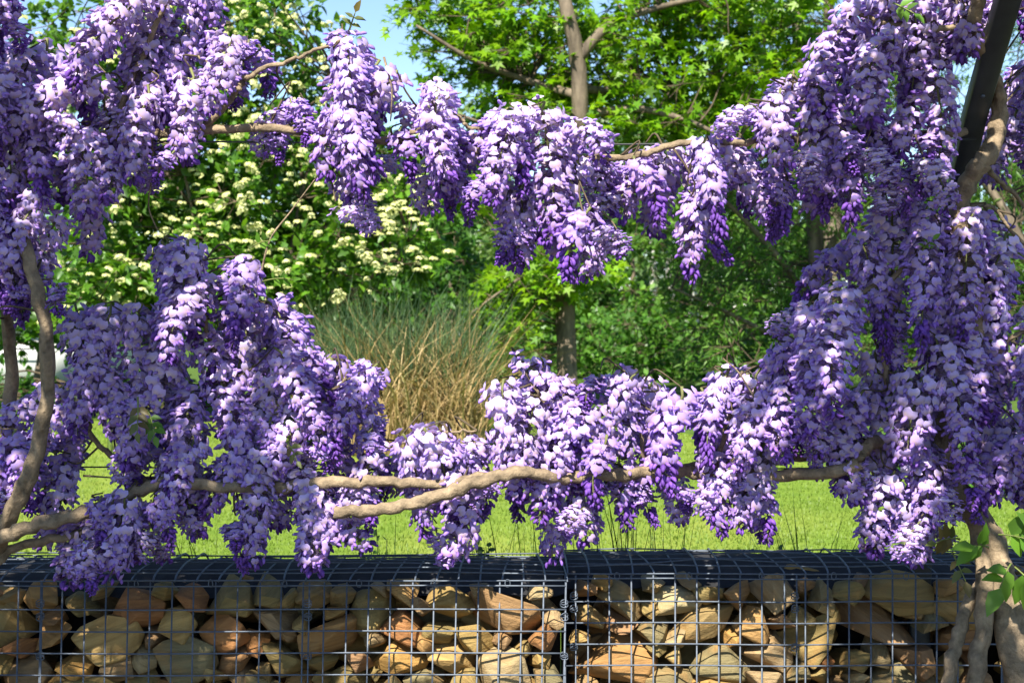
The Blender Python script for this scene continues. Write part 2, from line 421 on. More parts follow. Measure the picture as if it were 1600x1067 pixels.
def tree(name, label, cat, base, trunk_pts, trunk_r, polys, d, dd, nc, crad, per, tpl, size, cols, group=None, limbs=(), bark_mat=None, nt=7, droop=0.25, up=1.0, twig=True, conn=True, leafmat=None, flat=0.7):
    root = empty(name, base); bm_ = bark_mat or M_TRUNK
    tr = MB().tube(trunk_pts, trunk_r, 9, knob=0.08, sub=5).build('trunk', bm_, root, smooth=True)
    nodes = [catmull(trunk_pts, 5)]
    for pts, r0, r1 in limbs:
        MB().tube(pts, np.linspace(r0, r1, len(pts)), 6, knob=0.06, sub=5).build('limb', bm_, root, smooth=True); nodes.append(catmull(pts, 5))
    nodes = np.vstack(nodes)
    crown = MB(); tw = MB() if twig else None
    tips = []
    for poly, k in zip(polys, nc):
        cen = clumps_from(poly, d, dd, k)
        if conn:
            br = tw if tw is not None else MB()
            for c in cen:
                dist = np.linalg.norm(nodes - c, axis=1) + np.maximum(0, nodes[:, 2] - c[2]) * 0.8
                j = np.argmin(dist); limb_tube(br, nodes[j], c, 0.006 + 0.004 * dist[j], 0.004, 0.10, 4, 4, 0.05)
        tips.append(foliage(crown, cen, crad, per, tpl, size, cols, tw, nt, droop, up, flat))
    crown.build('crown', leafmat or M_LEAF, root, kind='stuff')
    if tw is not None: tw.build('twig_network', M_TWIG, root, kind='stuff')
    tag(root, label, cat, group)
    return root, np.vstack(tips)

def gz(y): return float(lawn_z(y)) - 0.02

# --- snowball shrub with cream flower heads
D1 = 10.6
bx = P(430, 690, D1); b0 = np.array((bx[0], D1, gz(D1)))
stem_px = [(200, 330), (140, 120), (270, 180), (330, 60), (400, 200), (430, 20), (470, 260), (520, 120), (560, 300), (610, 200), (300, 380), (640, 380), (370, 330), (480, 60)]
limbs = []
for i, (sx, sy) in enumerate(stem_px):
    e = P(sx, sy, D1 + RNG.uniform(-0.8, 0.8)); s = b0 + np.array((RNG.uniform(-0.35, 0.35), RNG.uniform(-0.3, 0.3), 0))
    mid = s * 0.45 + e * 0.55; mid[0] = s[0] * 0.62 + e[0] * 0.38
    limbs.append(([s, s * 0.75 + mid * 0.25 + RNG.normal(0, 0.05, 3), mid + RNG.normal(0, 0.06, 3), e], 0.032, 0.010))
poly1 = [(90, 110), (130, 60), (180, 50), (220, 20), (260, -40), (410, -40), (440, 10), (490, 10), (520, 60), (560, 110), (610, 190), (690, 310), (660, 420), (600, 470), (480, 500), (100, 520), (85, 250)]
shrub, tips = tree('flowering_shrub', 'tall green shrub dotted all over with cream flower heads', 'shrub', b0, [b0, b0 + (0.05, 0, 0.7), b0 + (0.0, 0.1, 1.6)], [0.05, 0.045, 0.03],
    [poly1], D1, 0.95, [270], 0.30, 84, OVATE, 0.085, [(0.065, 0.17, 0.012), (0.09, 0.215, 0.014), (0.12, 0.25, 0.02), (0.05, 0.13, 0.012)], limbs=limbs)
# flower heads: domes of small florets
def head_mesh(k):
    mb = MB(); nf = 26
    i = np.arange(nf) + 0.5; ph = np.arccos(1 - i / nf * 0.95); th = i * 2.39996
    dr = np.stack([np.sin(ph) * np.cos(th), np.sin(ph) * np.sin(th), np.cos(ph)], -1) + RNG.normal(0, 0.16, (nf, 3))
    tpl = (np.array([(0, 0, 0.05), (0.5, 0.5, 0), (-0.5, 0.5, 0), (-0.5, -0.5, 0), (0.5, -0.5, 0)], float), np.zeros((0, 4), int), np.array([(0, 1, 2), (0, 2, 3), (0, 3, 4), (0, 4, 1)]), np.ones((5, 3)))
    a = np.cross(dr, RNG.normal(0, 1, (nf, 3))); a /= np.linalg.norm(a, axis=1)[:, None]; b = np.cross(dr, a)
    R = np.stack([a, b, dr], -1)
    c = np.array((0.58, 0.60, 0.24)) * RNG.uniform(0.85, 1.15, (nf, 1)) + RNG.uniform(0, 0.08, (nf, 1)) * np.array((0.3, 0.3, 1))
    mb.cloud(tpl, R, dr * np.array((1.1, 0.9, 0.5)), RNG.uniform(0.32, 0.62, nf), c)
    return mb.mesh('flower_head', M_CREAM)
heads = [head_mesh(k) for k in range(5)]
sel = tips[(tips[:, 1] < D1 + 0.35)]
px = sel[:, 0] / sel[:, 1] * FPX + 800; py = HY - (sel[:, 2] - ZC) / sel[:, 1] * FPX
dens = np.clip(1.0 - np.abs(px - 380) / 700, 0.3, 1); sel = sel[RNG.uniform(0, 1, len(sel)) < dens]; RNG.shuffle(sel)
sel = sel[np.argsort(sel[:, 1])][:1150]; RNG.shuffle(sel); sel = sel[:650]
shell = np.vstack([sample_poly(poly1, 330), sample_poly([(520, 290), (680, 300), (670, 430), (560, 450)], 80), sample_poly([(90, 60), (250, 20), (260, 120), (100, 130)], 35)]); sd = D1 - 0.95 + RNG.uniform(-0.3, 0.3, len(shell))
shell = np.stack([(shell[:, 0] - 800) / FPX * sd, sd, ZC - (shell[:, 1] - HY) / FPX * sd], -1)
sel = np.vstack([shell, sel])
root_l = world_loc(shrub)
for k in range(300):
    o = bpy.data.objects.new('flower_head', heads[k % 5]); COL.objects.link(o); o.parent = shrub
    o.location = Vector(sel[k] + (0, -0.10, 0.05)) - root_l
    s = random.choice((0.016, 0.022, 0.028, 0.034, 0.040)) * random.uniform(0.9, 1.15); o.scale = (s, s, s); o.rotation_euler = (random.uniform(0, 0.9), random.uniform(-0.5, 0.5), random.uniform(0, 6))
mb = MB()
src = heads[0]; hv = np.array([v.co for v in src.vertices]); hp = np.array([p.vertices[:] for p in src.polygons])
for q in sel[300:]:
    mb.add(hv * random.uniform(0.020, 0.036) + q + (0, -0.08, 0.04), None, hp, np.array((0.60, 0.61, 0.25)))
mb.build('small_flower_heads', M_CREAM, shrub, kind='stuff')

# --- sweetgum with lobed leaves
D2 = 12.0
def L2(*pp): return [P(x, y, D2 + z) for x, y, z in pp]
tb = P(886, 690, D2); tb[2] = gz(D2) - 0.05
trunk = [tb] + L2((886, 590, 0), (884, 450, 0), (889, 300, -0.3), (905, 190, -0.6), (902, 90, -0.7), (884, 10, -0.75), (862, -110, -0.6), (870, -260, -0.3))
limbs2 = [(L2((902, 95, -0.7), (950, 42, -0.7), (1030, 12, -0.5), (1130, -10, -0.8)), 0.05, 0.015),
          (L2((905, 150, -0.6), (830, 128, -0.3), (740, 95, -0.6), (650, 40, -0.8)), 0.04, 0.010),
          (L2((905, 185, -0.6), (990, 170, -0.6), (1090, 195, -0.7), (1190, 250, -0.8)), 0.04, 0.008),
          (L2((900, 140, -0.6), (1000, 140, 0.1), (1120, 110, 0.5), (1270, 80, 0.6)), 0.04, 0.010),
          (L2((890, 300, -0.3), (840, 240, -0.2), (770, 200, -0.5), (690, 170, -0.7)), 0.03, 0.008),
          (L2((884, 420, 0), (840, 420, -0.3), (790, 450, -0.6), (735, 490, -0.8)), 0.022, 0.006),
          (L2((885, 470, 0), (860, 420, -0.3), (880, 400, -0.6), (915, 430, -0.7)), 0.018, 0.005),
          (L2((880, 0, -0.75), (800, -40, -0.6), (700, -60, -0.5), (640, -20, -0.6)), 0.04, 0.010)]
p2a = [(630, -60), (830, -70), (1250, -70), (1330, 40), (1320, 120), (1200, 230), (1100, 215), (1000, 235), (900, 225), (800, 190), (720, 165), (650, 125), (660, 60), (640, 20)]
p2b = [(735, 480), (760, 440), (830, 395), (920, 405), (905, 440), (850, 470), (800, 510), (775, 550), (750, 510)]
p2c = [(880, 410), (925, 420), (915, 450), (880, 445)]
p2d = [(690, 250), (745, 240), (745, 330), (700, 320)]
tree('lobed_leaf_tree', 'slim brown-trunked tree with bright yellow-green star-shaped leaves on the lawn', 'tree', tb, trunk, [0.10, 0.088, 0.082, 0.075, 0.07, 0.062, 0.055, 0.045, 0.03],
     [p2a, p2b, p2c, p2d], D2, 0.8, [330, 40, 8, 10], 0.26, 36, STAR, 0.088, [(0.14, 0.31, 0.006), (0.18, 0.36, 0.008), (0.10, 0.25, 0.006), (0.21, 0.38, 0.010)], limbs=limbs2, nt=6, droop=0.3, up=1.3, flat=0.4)

# --- fine-leaved tree on the right
D3 = 13.5
tb3 = P(1290, 640, D3); tb3[2] = gz(D3)
tr3 = [tb3, P(1280, 450, D3), P(1265, 250, D3), P(1250, 60, D3), P(1240, -120, D3)]
limbs3 = [([P(1280, 500, D3), P(1230, 420, D3 - .3), P(1150, 330, D3 - .5), P(1060, 250, D3 - .5)], 0.04, 0.012),
          ([P(1275, 420, D3), P(1340, 330, D3 - .3), P(1450, 260, D3 - .5), P(1570, 200, D3 - .6)], 0.04, 0.012),
          ([P(1282, 560, D3), P(1200, 520, D3 - .4), P(1120, 480, D3 - .6), P(1050, 450, D3 - .6)], 0.03, 0.010),
          ([P(1265, 250, D3), P(1330, 150, D3), P(1400, 60, D3), P(1500, -20, D3)], 0.04, 0.010),
          ([P(1640, 600, D3 - 1), P(1620, 450, D3 - 1), P(1570, 330, D3 - 1), P(1500, 240, D3 - 1)], 0.06, 0.03)]
p3 = [(1055, 300), (1120, 230), (1240, 190), (1340, 60), (1420, -40), (1640, -40), (1660, 520), (1400, 600), (1250, 590), (1120, 570), (1060, 500)]
tree('fine_leaved_tree', 'spreading tree with fine narrow mid-green leaves behind the right-hand steel post', 'tree', tb3, tr3, [0.09, 0.08, 0.07, 0.05, 0.03], [p3], D3, 1.2, [330], 0.32, 126, LANCE, 0.075,
     [(0.06, 0.17, 0.014), (0.085, 0.21, 0.018), (0.12, 0.25, 0.03), (0.045, 0.125, 0.014), (0.14, 0.26, 0.05)], limbs=limbs3, nt=9, droop=0.15, up=0.8)

# --- dark evergreen at the top right
D4 = 17.0
tb4 = P(1300, 620, D4); tb4[2] = gz(D4)
tree('evergreen_tree', 'dark feathery evergreen rising behind the lobed-leaf tree', 'tree', tb4, [tb4, P(1300, 300, D4), P(1295, 40, D4), P(1290, -150, D4)], [0.14, 0.11, 0.07, 0.03],
     [[(1180, -80), (1370, -80), (1390, 150), (1330, 260), (1240, 200), (1200, 60)]], D4, 1.0, [70], 0.36, 108, LANCE, 0.09, [(0.025, 0.075, 0.022), (0.035, 0.095, 0.03), (0.05, 0.12, 0.04)], nt=9)

# --- trees and bushes farther back
far = [  # name, label, px, d, polygon, clumps, crad, size, colours
 ('pale_tree', 'pale grey-green loose tree behind the straw-coloured reeds', 690, 21, [(630, 250), (700, 190), (780, 220), (800, 420), (770, 560), (660, 580), (620, 430)], 75, 0.5, 0.13, [(0.10, 0.16, 0.06), (0.13, 0.19, 0.08), (0.07, 0.13, 0.05)]),
 ('pale_tree', 'feathery blue-green tree just right of the slim brown trunk', 985, 23, [(900, 330), (960, 200), (1060, 210), (1075, 290), (1010, 330), (1000, 420), (1060, 480), (1070, 590), (920, 610), (880, 480)], 80, 0.5, 0.12, [(0.07, 0.15, 0.045), (0.10, 0.185, 0.06), (0.05, 0.11, 0.035)]),
 ('round_bush', 'rounded mid-green bush behind the brown trunk base', 850, 18, [(770, 540), (800, 480), (870, 470), (950, 500), (960, 640), (780, 640)], 45, 0.36, 0.10, [(0.06, 0.14, 0.025), (0.08, 0.17, 0.03), (0.045, 0.11, 0.02)]),
 ('round_bush', 'broad green bush below the feathery blue-green tree', 1010, 17, [(930, 520), (1000, 490), (1080, 500), (1100, 650), (930, 650)], 45, 0.34, 0.09, [(0.05, 0.13, 0.02), (0.07, 0.16, 0.025), (0.04, 0.10, 0.018)]),
 ('round_bush', 'dark green bush under the fine-leaved tree', 1180, 15.5, [(1090, 560), (1150, 520), (1260, 530), (1300, 660), (1090, 660)], 45, 0.32, 0.085, [(0.045, 0.11, 0.016), (0.06, 0.135, 0.02), (0.035, 0.085, 0.014)]),
 ('dark_tree', 'deep green tree crown between the flowering shrub and the reeds', 700, 14.5, [(560, 330), (640, 290), (720, 330), (745, 430), (700, 520), (560, 540)], 60, 0.32, 0.10, [(0.03, 0.095, 0.016), (0.045, 0.12, 0.02), (0.06, 0.15, 0.025)]),
 ('green_bush', 'bright green bush in front of the white building', 60, 13.0, [(-120, 330), (60, 320), (200, 380), (240, 520), (120, 530), (70, 520), (-120, 540)], 70, 0.3, 0.09, [(0.06, 0.17, 0.016), (0.085, 0.21, 0.02), (0.045, 0.125, 0.014)]),
 ('leafy_tree', 'mid-green leafy tree filling the gap behind the fine-leaved tree', 1120, 21, [(960, 300), (1100, 260), (1330, 300), (1340, 560), (960, 570)], 110, 0.55, 0.13, [(0.07, 0.15, 0.03), (0.10, 0.19, 0.04), (0.05, 0.12, 0.025)]),
 ('leafy_tree', 'light green leafy tree behind the slim brown trunk', 860, 24, [(740, 320), (900, 300), (960, 420), (940, 580), (740, 580)], 80, 0.6, 0.15, [(0.09, 0.17, 0.04), (0.12, 0.21, 0.055), (0.07, 0.14, 0.035)]),
 ('low_hedge', 'low dark green hedge at the foot of the white building', 120, 12.2, [(-150, 605), (330, 590), (330, 690), (-150, 690)], 80, 0.2, 0.06, [(0.025, 0.07, 0.016), (0.035, 0.09, 0.02)]),
]
for nm, lb, px_, d, poly, k, cr_, sz, cols in far:
    cols = [(c[0] * 1.35, c[1] * 1.4, c[2] * 1.0) for c in cols]
    b = P(px_, 640, d); b[2] = gz(d)
    pz = min(q[1] for q in poly)
    topc = P(px_, pz + 0.35 * (640 - pz), d)
    tree(nm, lb, 'hedge' if 'hedge' in nm else 'bush' if 'bush' in nm else 'tree', b, [b, b * 0.5 + topc * 0.5 + (0.05, 0, 0), topc], [0.07, 0.05, 0.02], [poly], d, 0.9, [k], cr_, 84, OVATE if d < 16 else QUADLEAF, sz, cols, nt=7)
# slim birches far behind
for i, (x, d) in enumerate([(1052, 26), (1022, 29), (1085, 31), (720, 30)]):
    b = P(x, 640, d); b[2] = gz(d)
    t = P(x - 12 + 8 * i, 260 + 30 * i, d)
    pl = [(x - 60, 150), (x + 60, 150), (x + 70, 420), (x - 70, 440)]
    tree('birch_tree', ['thin birch with the whitest stem beside the dark bush', 'thin grey birch left of the whitest birch stem', 'thin leaning birch behind the fine-leaved tree', 'thin birch behind the pale grey-green tree'][i], 'tree', b, [b, b * 0.5 + t * 0.5, t], [0.09, 0.07, 0.02], [pl], d, 0.9, [30], 0.55, 56, QUADLEAF, 0.15,
         [(0.10, 0.18, 0.06), (0.13, 0.2, 0.08)], group='birches far behind the lawn', bark_mat=M_BIRCH)
# a wood on the horizon that reads as one mass
cen = []
for _ in range(1700):
    a = RNG.uniform(-1, 1); x = a * 46; y = 42 + RNG.uniform(-3, 6); hmax = 6.4 + 1.6 * math.sin(x * 0.35) + 1.0 * math.sin(x * 0.9 + 1)
    cen.append((x, y, 0.9 + RNG.uniform(0, 1) * hmax))
mb = MB(); foliage(mb, np.array(cen), 1.0, 70, QUADLEAF, 0.34, [(0.05, 0.11, 0.035), (0.08, 0.15, 0.05), (0.10, 0.17, 0.065)])
o = mb.build('distant_wood', M_LEAF, kind='stuff'); tag(o, 'distant belt of green woodland closing off the view', 'woodland')

# --- straw and green reed clump
D5 = 9.4
def blade_set(mb, n, base_fn, hgt, lean, wid, cols, seg=5, curl=0.6):
    b = base_fn(n); h = RNG.uniform(hgt[0], hgt[1], n); ang = RNG.uniform(0, 6.283, n); le = RNG.uniform(lean[0], lean[1], n)
    dx = np.cos(ang) * le; dy = np.sin(ang) * le; cu = RNG.uniform(0, curl, n)
    t = np.linspace(0, 1, seg)
    px_ = b[:, None, 0] + dx[:, None] * h[:, None] * (t ** 1.7)
    py_ = b[:, None, 1] + dy[:, None] * h[:, None] * (t ** 1.7)
    pz_ = b[:, None, 2] + h[:, None] * (t - cu[:, None] * t ** 3 * 0.6)
    wv = RNG.uniform(0, 6.283, n); wd = RNG.uniform(wid[0], wid[1], n)[:, None] * (1 - t[None] ** 2 * 0.92)
    ox = np.cos(wv)[:, None] * wd; oy = np.sin(wv)[:, None] * wd
    Lf = np.stack([px_ - ox, py_ - oy, pz_], -1); Rt = np.stack([px_ + ox, py_ + oy, pz_], -1)
    V = np.stack([Lf, Rt], 2).reshape(n, -1, 3)
    f = np.array([(2 * i, 2 * i + 1, 2 * i + 3, 2 * i + 2) for i in range(seg - 1)])
    Q = (f[None] + (np.arange(n) * seg * 2)[:, None, None]).reshape(-1, 4)
    cols = np.array(cols); C = cols[RNG.integers(0, len(cols), n)] * RNG.uniform(0.75, 1.25, (n, 1))
    mb.add(V.reshape(-1, 3), Q, None, np.repeat(C, seg * 2, 0))
def reed_base(x0, x1, d, dd):
    def f(n):
        y = d + RNG.uniform(-dd, dd, n); x = (RNG.uniform(x0, x1, n) - 800) / FPX * d
        return np.stack([x, y, lawn_z(y) - 0.02], -1)
    return f
root = empty('reed_clump', P(640, 700, D5) * (1, 1, 0) + (0, 0, gz(D5)))
mb = MB(); blade_set(mb, 1700, reed_base(480, 750, D5, 0.45), (0.7, 1.22), (0.02, 0.55), (0.003, 0.006), [(0.05, 0.10, 0.04), (0.07, 0.125, 0.05), (0.09, 0.14, 0.045), (0.04, 0.085, 0.035)])
mb.build('green_blades', M_STRAW, root, kind='stuff')
mb = MB(); blade_set(mb, 1700, reed_base(545, 755, D5 - 0.25, 0.45), (0.5, 1.08), (0.1, 1.0), (0.003, 0.007), [(0.36, 0.25, 0.11), (0.42, 0.31, 0.15), (0.30, 0.22, 0.09), (0.20, 0.18, 0.07)], curl=1.35)
mb.build('straw_blades', M_STRAW, root, kind='stuff')
tag(root, 'tall clump of green and straw-coloured reeds at the lawn edge', 'reeds')
root = empty('reed_clump', P(215, 700, 9.0) * (1, 1, 0) + (0, 0, gz(9.0)))
mb = MB(); blade_set(mb, 420, reed_base(180, 260, 9.0, 0.2), (0.25, 0.55), (0.05, 0.6), (0.003, 0.006), [(0.12, 0.16, 0.05), (0.26, 0.22, 0.09), (0.09, 0.14, 0.04)], curl=1.0)
mb.build('mixed_blades', M_STRAW, root, kind='stuff')
tag(root, 'small low tuft of pale reeds in front of the flowering shrub', 'reeds')

# --- lush planting at the right end of the lawn
for i, (x, d, hh) in enumerate([(1480, 7.9, 0.34), (1550, 7.6, 0.40), (1620, 7.4, 0.45), (1400, 8.3, 0.28)]):
    b = P(x, 700, d); b[2] = gz(d); root = empty('leafy_perennial', b)
    mb = MB(); blade_set(mb, 130, lambda n, b=b: b + np.stack([RNG.uniform(-.2, .2, n), RNG.uniform(-.15, .15, n), np.zeros(n)], -1), (hh * 0.6, hh * 1.1), (0.1, 0.8), (0.006, 0.014), [(0.05, 0.16, 0.02), (0.07, 0.20, 0.025), (0.10, 0.22, 0.04)], curl=0.9)
    mb.build('foliage', M_GRASS, root, kind='stuff')
    tag(root, ['strappy bright green perennial seen just beside the steel post', 'middle strappy perennial of the bed beyond the thick vine trunks', 'largest strappy perennial, at the far end of the bed', 'smallest strappy perennial, where the bed meets the lawn corner'][i], 'plant', 'perennials in the bed beside the lawn')

# --- white building
b = P(20, 605, 15.5)
root = empty('white_building', (b[0] - 2.6, 15.5, gz(15.5)))
x1 = P(66, 500, 15.5)[0]
MB().box((x1 - 6, 15.5, gz(15.5) - 0.1), (x1, 19.5, ZC - 0.10)).build('wall', M_WHITE, root)
MB().box((x1 - 6.1, 15.38, ZC - 0.095), (x1 + 0.1, 19.6, ZC - 0.02)).build('roof', M_WHITE, root)
MB().tube([(x1 - 6.1, 15.37, ZC - 0.31), (x1 + 0.02, 15.37, ZC - 0.31)], 0.010, 6).build('gutter', M_ROOF, root)
tag(root, 'low plain white building glimpsed beyond the vine stems', 'building')

# ------------------------------------------------------------------ gabion baskets
def hull_stone(k):
    bm = bmesh.new(); rg = np.random.default_rng(100 + k)
    n = int(rg.integers(11, 18))
    box = rg.uniform(0, 1) < 0.45
    for _ in range(n):
        if box: v = np.clip(rg.normal(0, 0.75, 3), -0.9, 0.9); 
        else:
            v = rg.normal(0, 1, 3); v /= np.linalg.norm(v); v *= rg.uniform(0.85, 1.0)
        bm.verts.new(v)
    r = bmesh.ops.convex_hull(bm, input=bm.verts)
    bmesh.ops.delete(bm, geom=[g for g in r['geom_interior'] if isinstance(g, bmesh.types.BMVert)], context='VERTS')
    bmesh.ops.dissolve_limit(bm, angle_limit=math.radians(14), verts=bm.verts, edges=bm.edges)
    bmesh.ops.bevel(bm, geom=list(bm.edges), offset=0.085, offset_type='OFFSET', segments=2, profile=0.6, affect='EDGES', clamp_overlap=True)
    lo = np.min([v.co[:] for v in bm.verts], 0); hi = np.max([v.co[:] for v in bm.verts], 0)
    for v in bm.verts: v.co = Vector(((np.array(v.co) - (lo + hi) / 2) / (hi - lo)))      # unit box
    bmesh.ops.triangulate(bm, faces=bm.faces)
    for f in bm.faces: f.smooth = True
    me = bpy.data.meshes.new('stone'); bm.to_mesh(me); bm.free(); me.materials.append(M_STONE)
    try: me.set_sharp_from_angle(angle=math.radians(38))
    except Exception: pass
    return me
STONES = [hull_stone(k) for k in range(22)]

def pack(x0, x1, z0, z1, sizes, rg, overlap=0.86, tries=260):
    out = []
    for (sw, sh, cnt) in sizes:
        for _ in range(cnt):
            for __ in range(tries):
                w_ = sw * rg.uniform(0.8, 1.25); h_ = sh * rg.uniform(0.8, 1.25); a = rg.normal(0, 0.35)
                x = rg.uniform(x0 + w_ * 0.4, x1 - w_ * 0.4); z = rg.uniform(z0 + h_ * 0.4, z1 - h_ * 0.42)
                good = True
                for (X_, Z_, W_, H_, A_) in out:
                    if ((x - X_) / ((w_ + W_) * 0.5 * overlap)) ** 2 + ((z - Z_) / ((h_ + H_) * 0.5 * overlap)) ** 2 < 1: good = False; break
                if good: out.append((x, z, w_, h_, a)); break
    return out

def gabion(x0, x1, yf, label, seed, tilt=0.0, ringx=()):
    rg = np.random.default_rng(seed); root = empty('gabion_basket', ((x0 + x1) / 2, yf + 0.18, 0))
    off = world_loc(root); W = x1 - x0; dep = 0.36
    def put(me, loc, scale=None, rot=None, name='wire'):
        o = bpy.data.objects.new(name, me); COL.objects.link(o); o.parent = root; o.location = Vector(loc) - off
        if scale is not None: o.scale = scale
        if rot is not None: o.rotation_euler = rot
        return o
    # stones
    area = W * 0.32
    k = area / 0.62
    front = pack(x0 + 0.01, x1 - 0.01, TOP - 0.36, TOP - 0.012, [(0.17, 0.10, int(7 * k)), (0.13, 0.085, int(18 * k)), (0.10, 0.07, int(26 * k)), (0.075, 0.055, int(44 * k)), (0.05, 0.038, int(60 * k))], rg)
    for (x, z, w_, h_, a) in front:
        t = rg.uniform(0.09, 0.14)
        put(STONES[rg.integers(0, 22)], (x, yf + 0.006 + t / 2 + rg.uniform(0, 0.018), z), (w_ * 1.06, t, h_ * 1.10), (rg.normal(0, 0.12), -a, rg.normal(0, 0.2)), 'stone')
    back = pack(x0 + 0.02, x1 - 0.02, TOP - 0.36, TOP - 0.02, [(0.15, 0.11, int(16 * k)), (0.10, 0.08, int(20 * k))], rg)
    for (x, z, w_, h_, a) in back:
        put(STONES[rg.integers(0, 22)], (x, yf + 0.19 + rg.uniform(0, 0.02), z - 0.01), (w_ * 1.15, 0.13, h_ * 1.15), (0, -a, rg.normal(0, 0.2)), 'stone')
    low = pack(x0 + 0.02, x1 - 0.02, 0.0, TOP - 0.35, [(0.24, 0.15, int(15 * W / 1.2)), (0.16, 0.11, int(30 * W / 1.2))], rg)
    for (x, z, w_, h_, a) in low:
        put(STONES[rg.integers(0, 22)], (x, yf + 0.10, z), (w_ * 1.1, 0.17, h_ * 1.12), (0, -a, 0), 'stone')
    # black sheet added as the shade under the lid and behind the stones
    mb = MB(); nxl = int(W / 0.05) + 1
    for row, (yo, zo) in enumerate([]): pass
    xsn = np.linspace(x0, x1, nxl); prof = [(0.10, -0.050), (0.15, -0.022), (0.22, -0.004), (0.31, 0.000), (0.345, -0.004), (0.35, -0.5), (0.35, -1.02)]
    V = np.array([[(x, yf + yo, TOP + zo + rg.normal(0, 0.004) * (zo > -0.2)) for x in xsn] for yo, zo in prof]).reshape(-1, 3)
    Q = [(r * nxl + c, r * nxl + c + 1, (r + 1) * nxl + c + 1, (r + 1) * nxl + c) for r in range(len(prof) - 1) for c in range(nxl - 1)]
    mb.add(V, Q).build('shade_sheet', M_SHADE, root, smooth=True)
    # front mesh
    rw = 0.0021
    nv = int(round(W / 0.05)); 
    vm = MB().tube([(0, 0, 0), (tilt * 0.5, 0, -0.5), (tilt, 0, -1.02)], rw, 6).mesh('wire', M_WIRE, True)
    for i in range(nv + 1):
        x = x0 + W * i / nv; put(vm, (x + rg.normal(0, 0.0008), yf - 0.001, TOP))
    hm = MB().tube([(0, 0, 0), (W * 0.25, 0.001, 0.001), (W * 0.5, 0.0, -0.0015), (W * 0.75, 0.001, 0.001), (W, 0, 0)], rw, 6, sub=4).mesh('wire', M_WIRE, True)
    for i in range(21):
        put(hm, (x0, yf - 0.0045, TOP - 0.008 - 0.05 * i - (0.004 if i else 0)))
    # lid mesh, sagging and bulging
    lm = MB().tube([(0, 0.004, 0), (0, 0.03, 0.010), (0, 0.12, 0.017), (0, 0.22, 0.013), (0, 0.31, 0.010), (0, 0.36, -0.006)], rw * 1.05, 6, sub=3).mesh('wire', M_WIRE, True)
    for i in range(nv + 1):
        o = put(lm, (x0 + W * i / nv + 0.004, yf, TOP), None, (0, 0, rg.normal(0, 0.035)))
        o.scale = (1, 1, rg.uniform(0.5, 1.5))
    for j, (yo, zo) in enumerate([(0.0, 0.0), (0.045, 0.0095), (0.095, 0.0115), (0.145, 0.013), (0.195, 0.012), (0.245, 0.009), (0.295, 0.008), (0.345, 0.0)]):
        pts = [(W * t, rg.normal(0, 0.002), rg.normal(0, 0.004 if j else 0.0006)) for t in np.linspace(0, 1, 7)]
        put(MB().tube(pts, rw, 6, sub=4).mesh('wire', M_WIRE, True), (x0, yf + yo, TOP + zo + 0.003))
    # closing rings along seams
    th = np.linspace(0, 2 * math.pi, 13)
    ring = MB().tube(np.stack([0.009 * np.cos(th), 0.004 * np.sin(th * 2) * 0.3, 0.006 * np.sin(th)], -1), 0.0013, 5).mesh('clip_ring', M_WIRE, True)
    for x in ringx:
        for z in (0.045, 0.075, 0.165): 
            put(ring, (x, yf - 0.006, TOP - z), None, (rg.uniform(-0.4, 0.4), rg.uniform(-0.3, 0.3), 0.3), 'clip_ring')
            put(ring, (x, yf - 0.006, TOP - z - 0.006), None, (rg.uniform(-0.4, 0.4), rg.uniform(-0.3, 0.3), 0.1), 'clip_ring')
        if x not in (x0, x1): put(vm, (x + 0.0045, yf - 0.004, TOP))       # doubled wire where a partition is laced on
    for x in np.arange(x0 + 0.12, x1, 0.17):
        put(ring, (x, yf - 0.004, TOP - 0.002), None, (0.2, 1.57, rg.uniform(-0.4, 0.4)), 'clip_ring')
    tag(root, label, 'gabion', 'gabion baskets forming the wall')
    return root
xa = P(884, 0, YF)[0]
gabion(-1.83, xa, YF, 'long wire gabion basket of ochre stones under the low twisted branches', 5, tilt=-0.02, ringx=(P(64, 0, YF)[0], P(481, 0, YF)[0], xa - 0.004))
xb = P(1562, 0, YF + 0.10)[0]
gabion(xa + 0.004, xb, YF + 0.09, 'short wire gabion basket of brown stones ending behind the thick vine trunks', 9, ringx=(xa + 0.022, P(1240, 0, YF + 0.1)[0]))
gabion(xb + 0.02, xb + 1.25, YF + 0.13, 'wire gabion basket in shade beyond the thick vine trunks', 14)

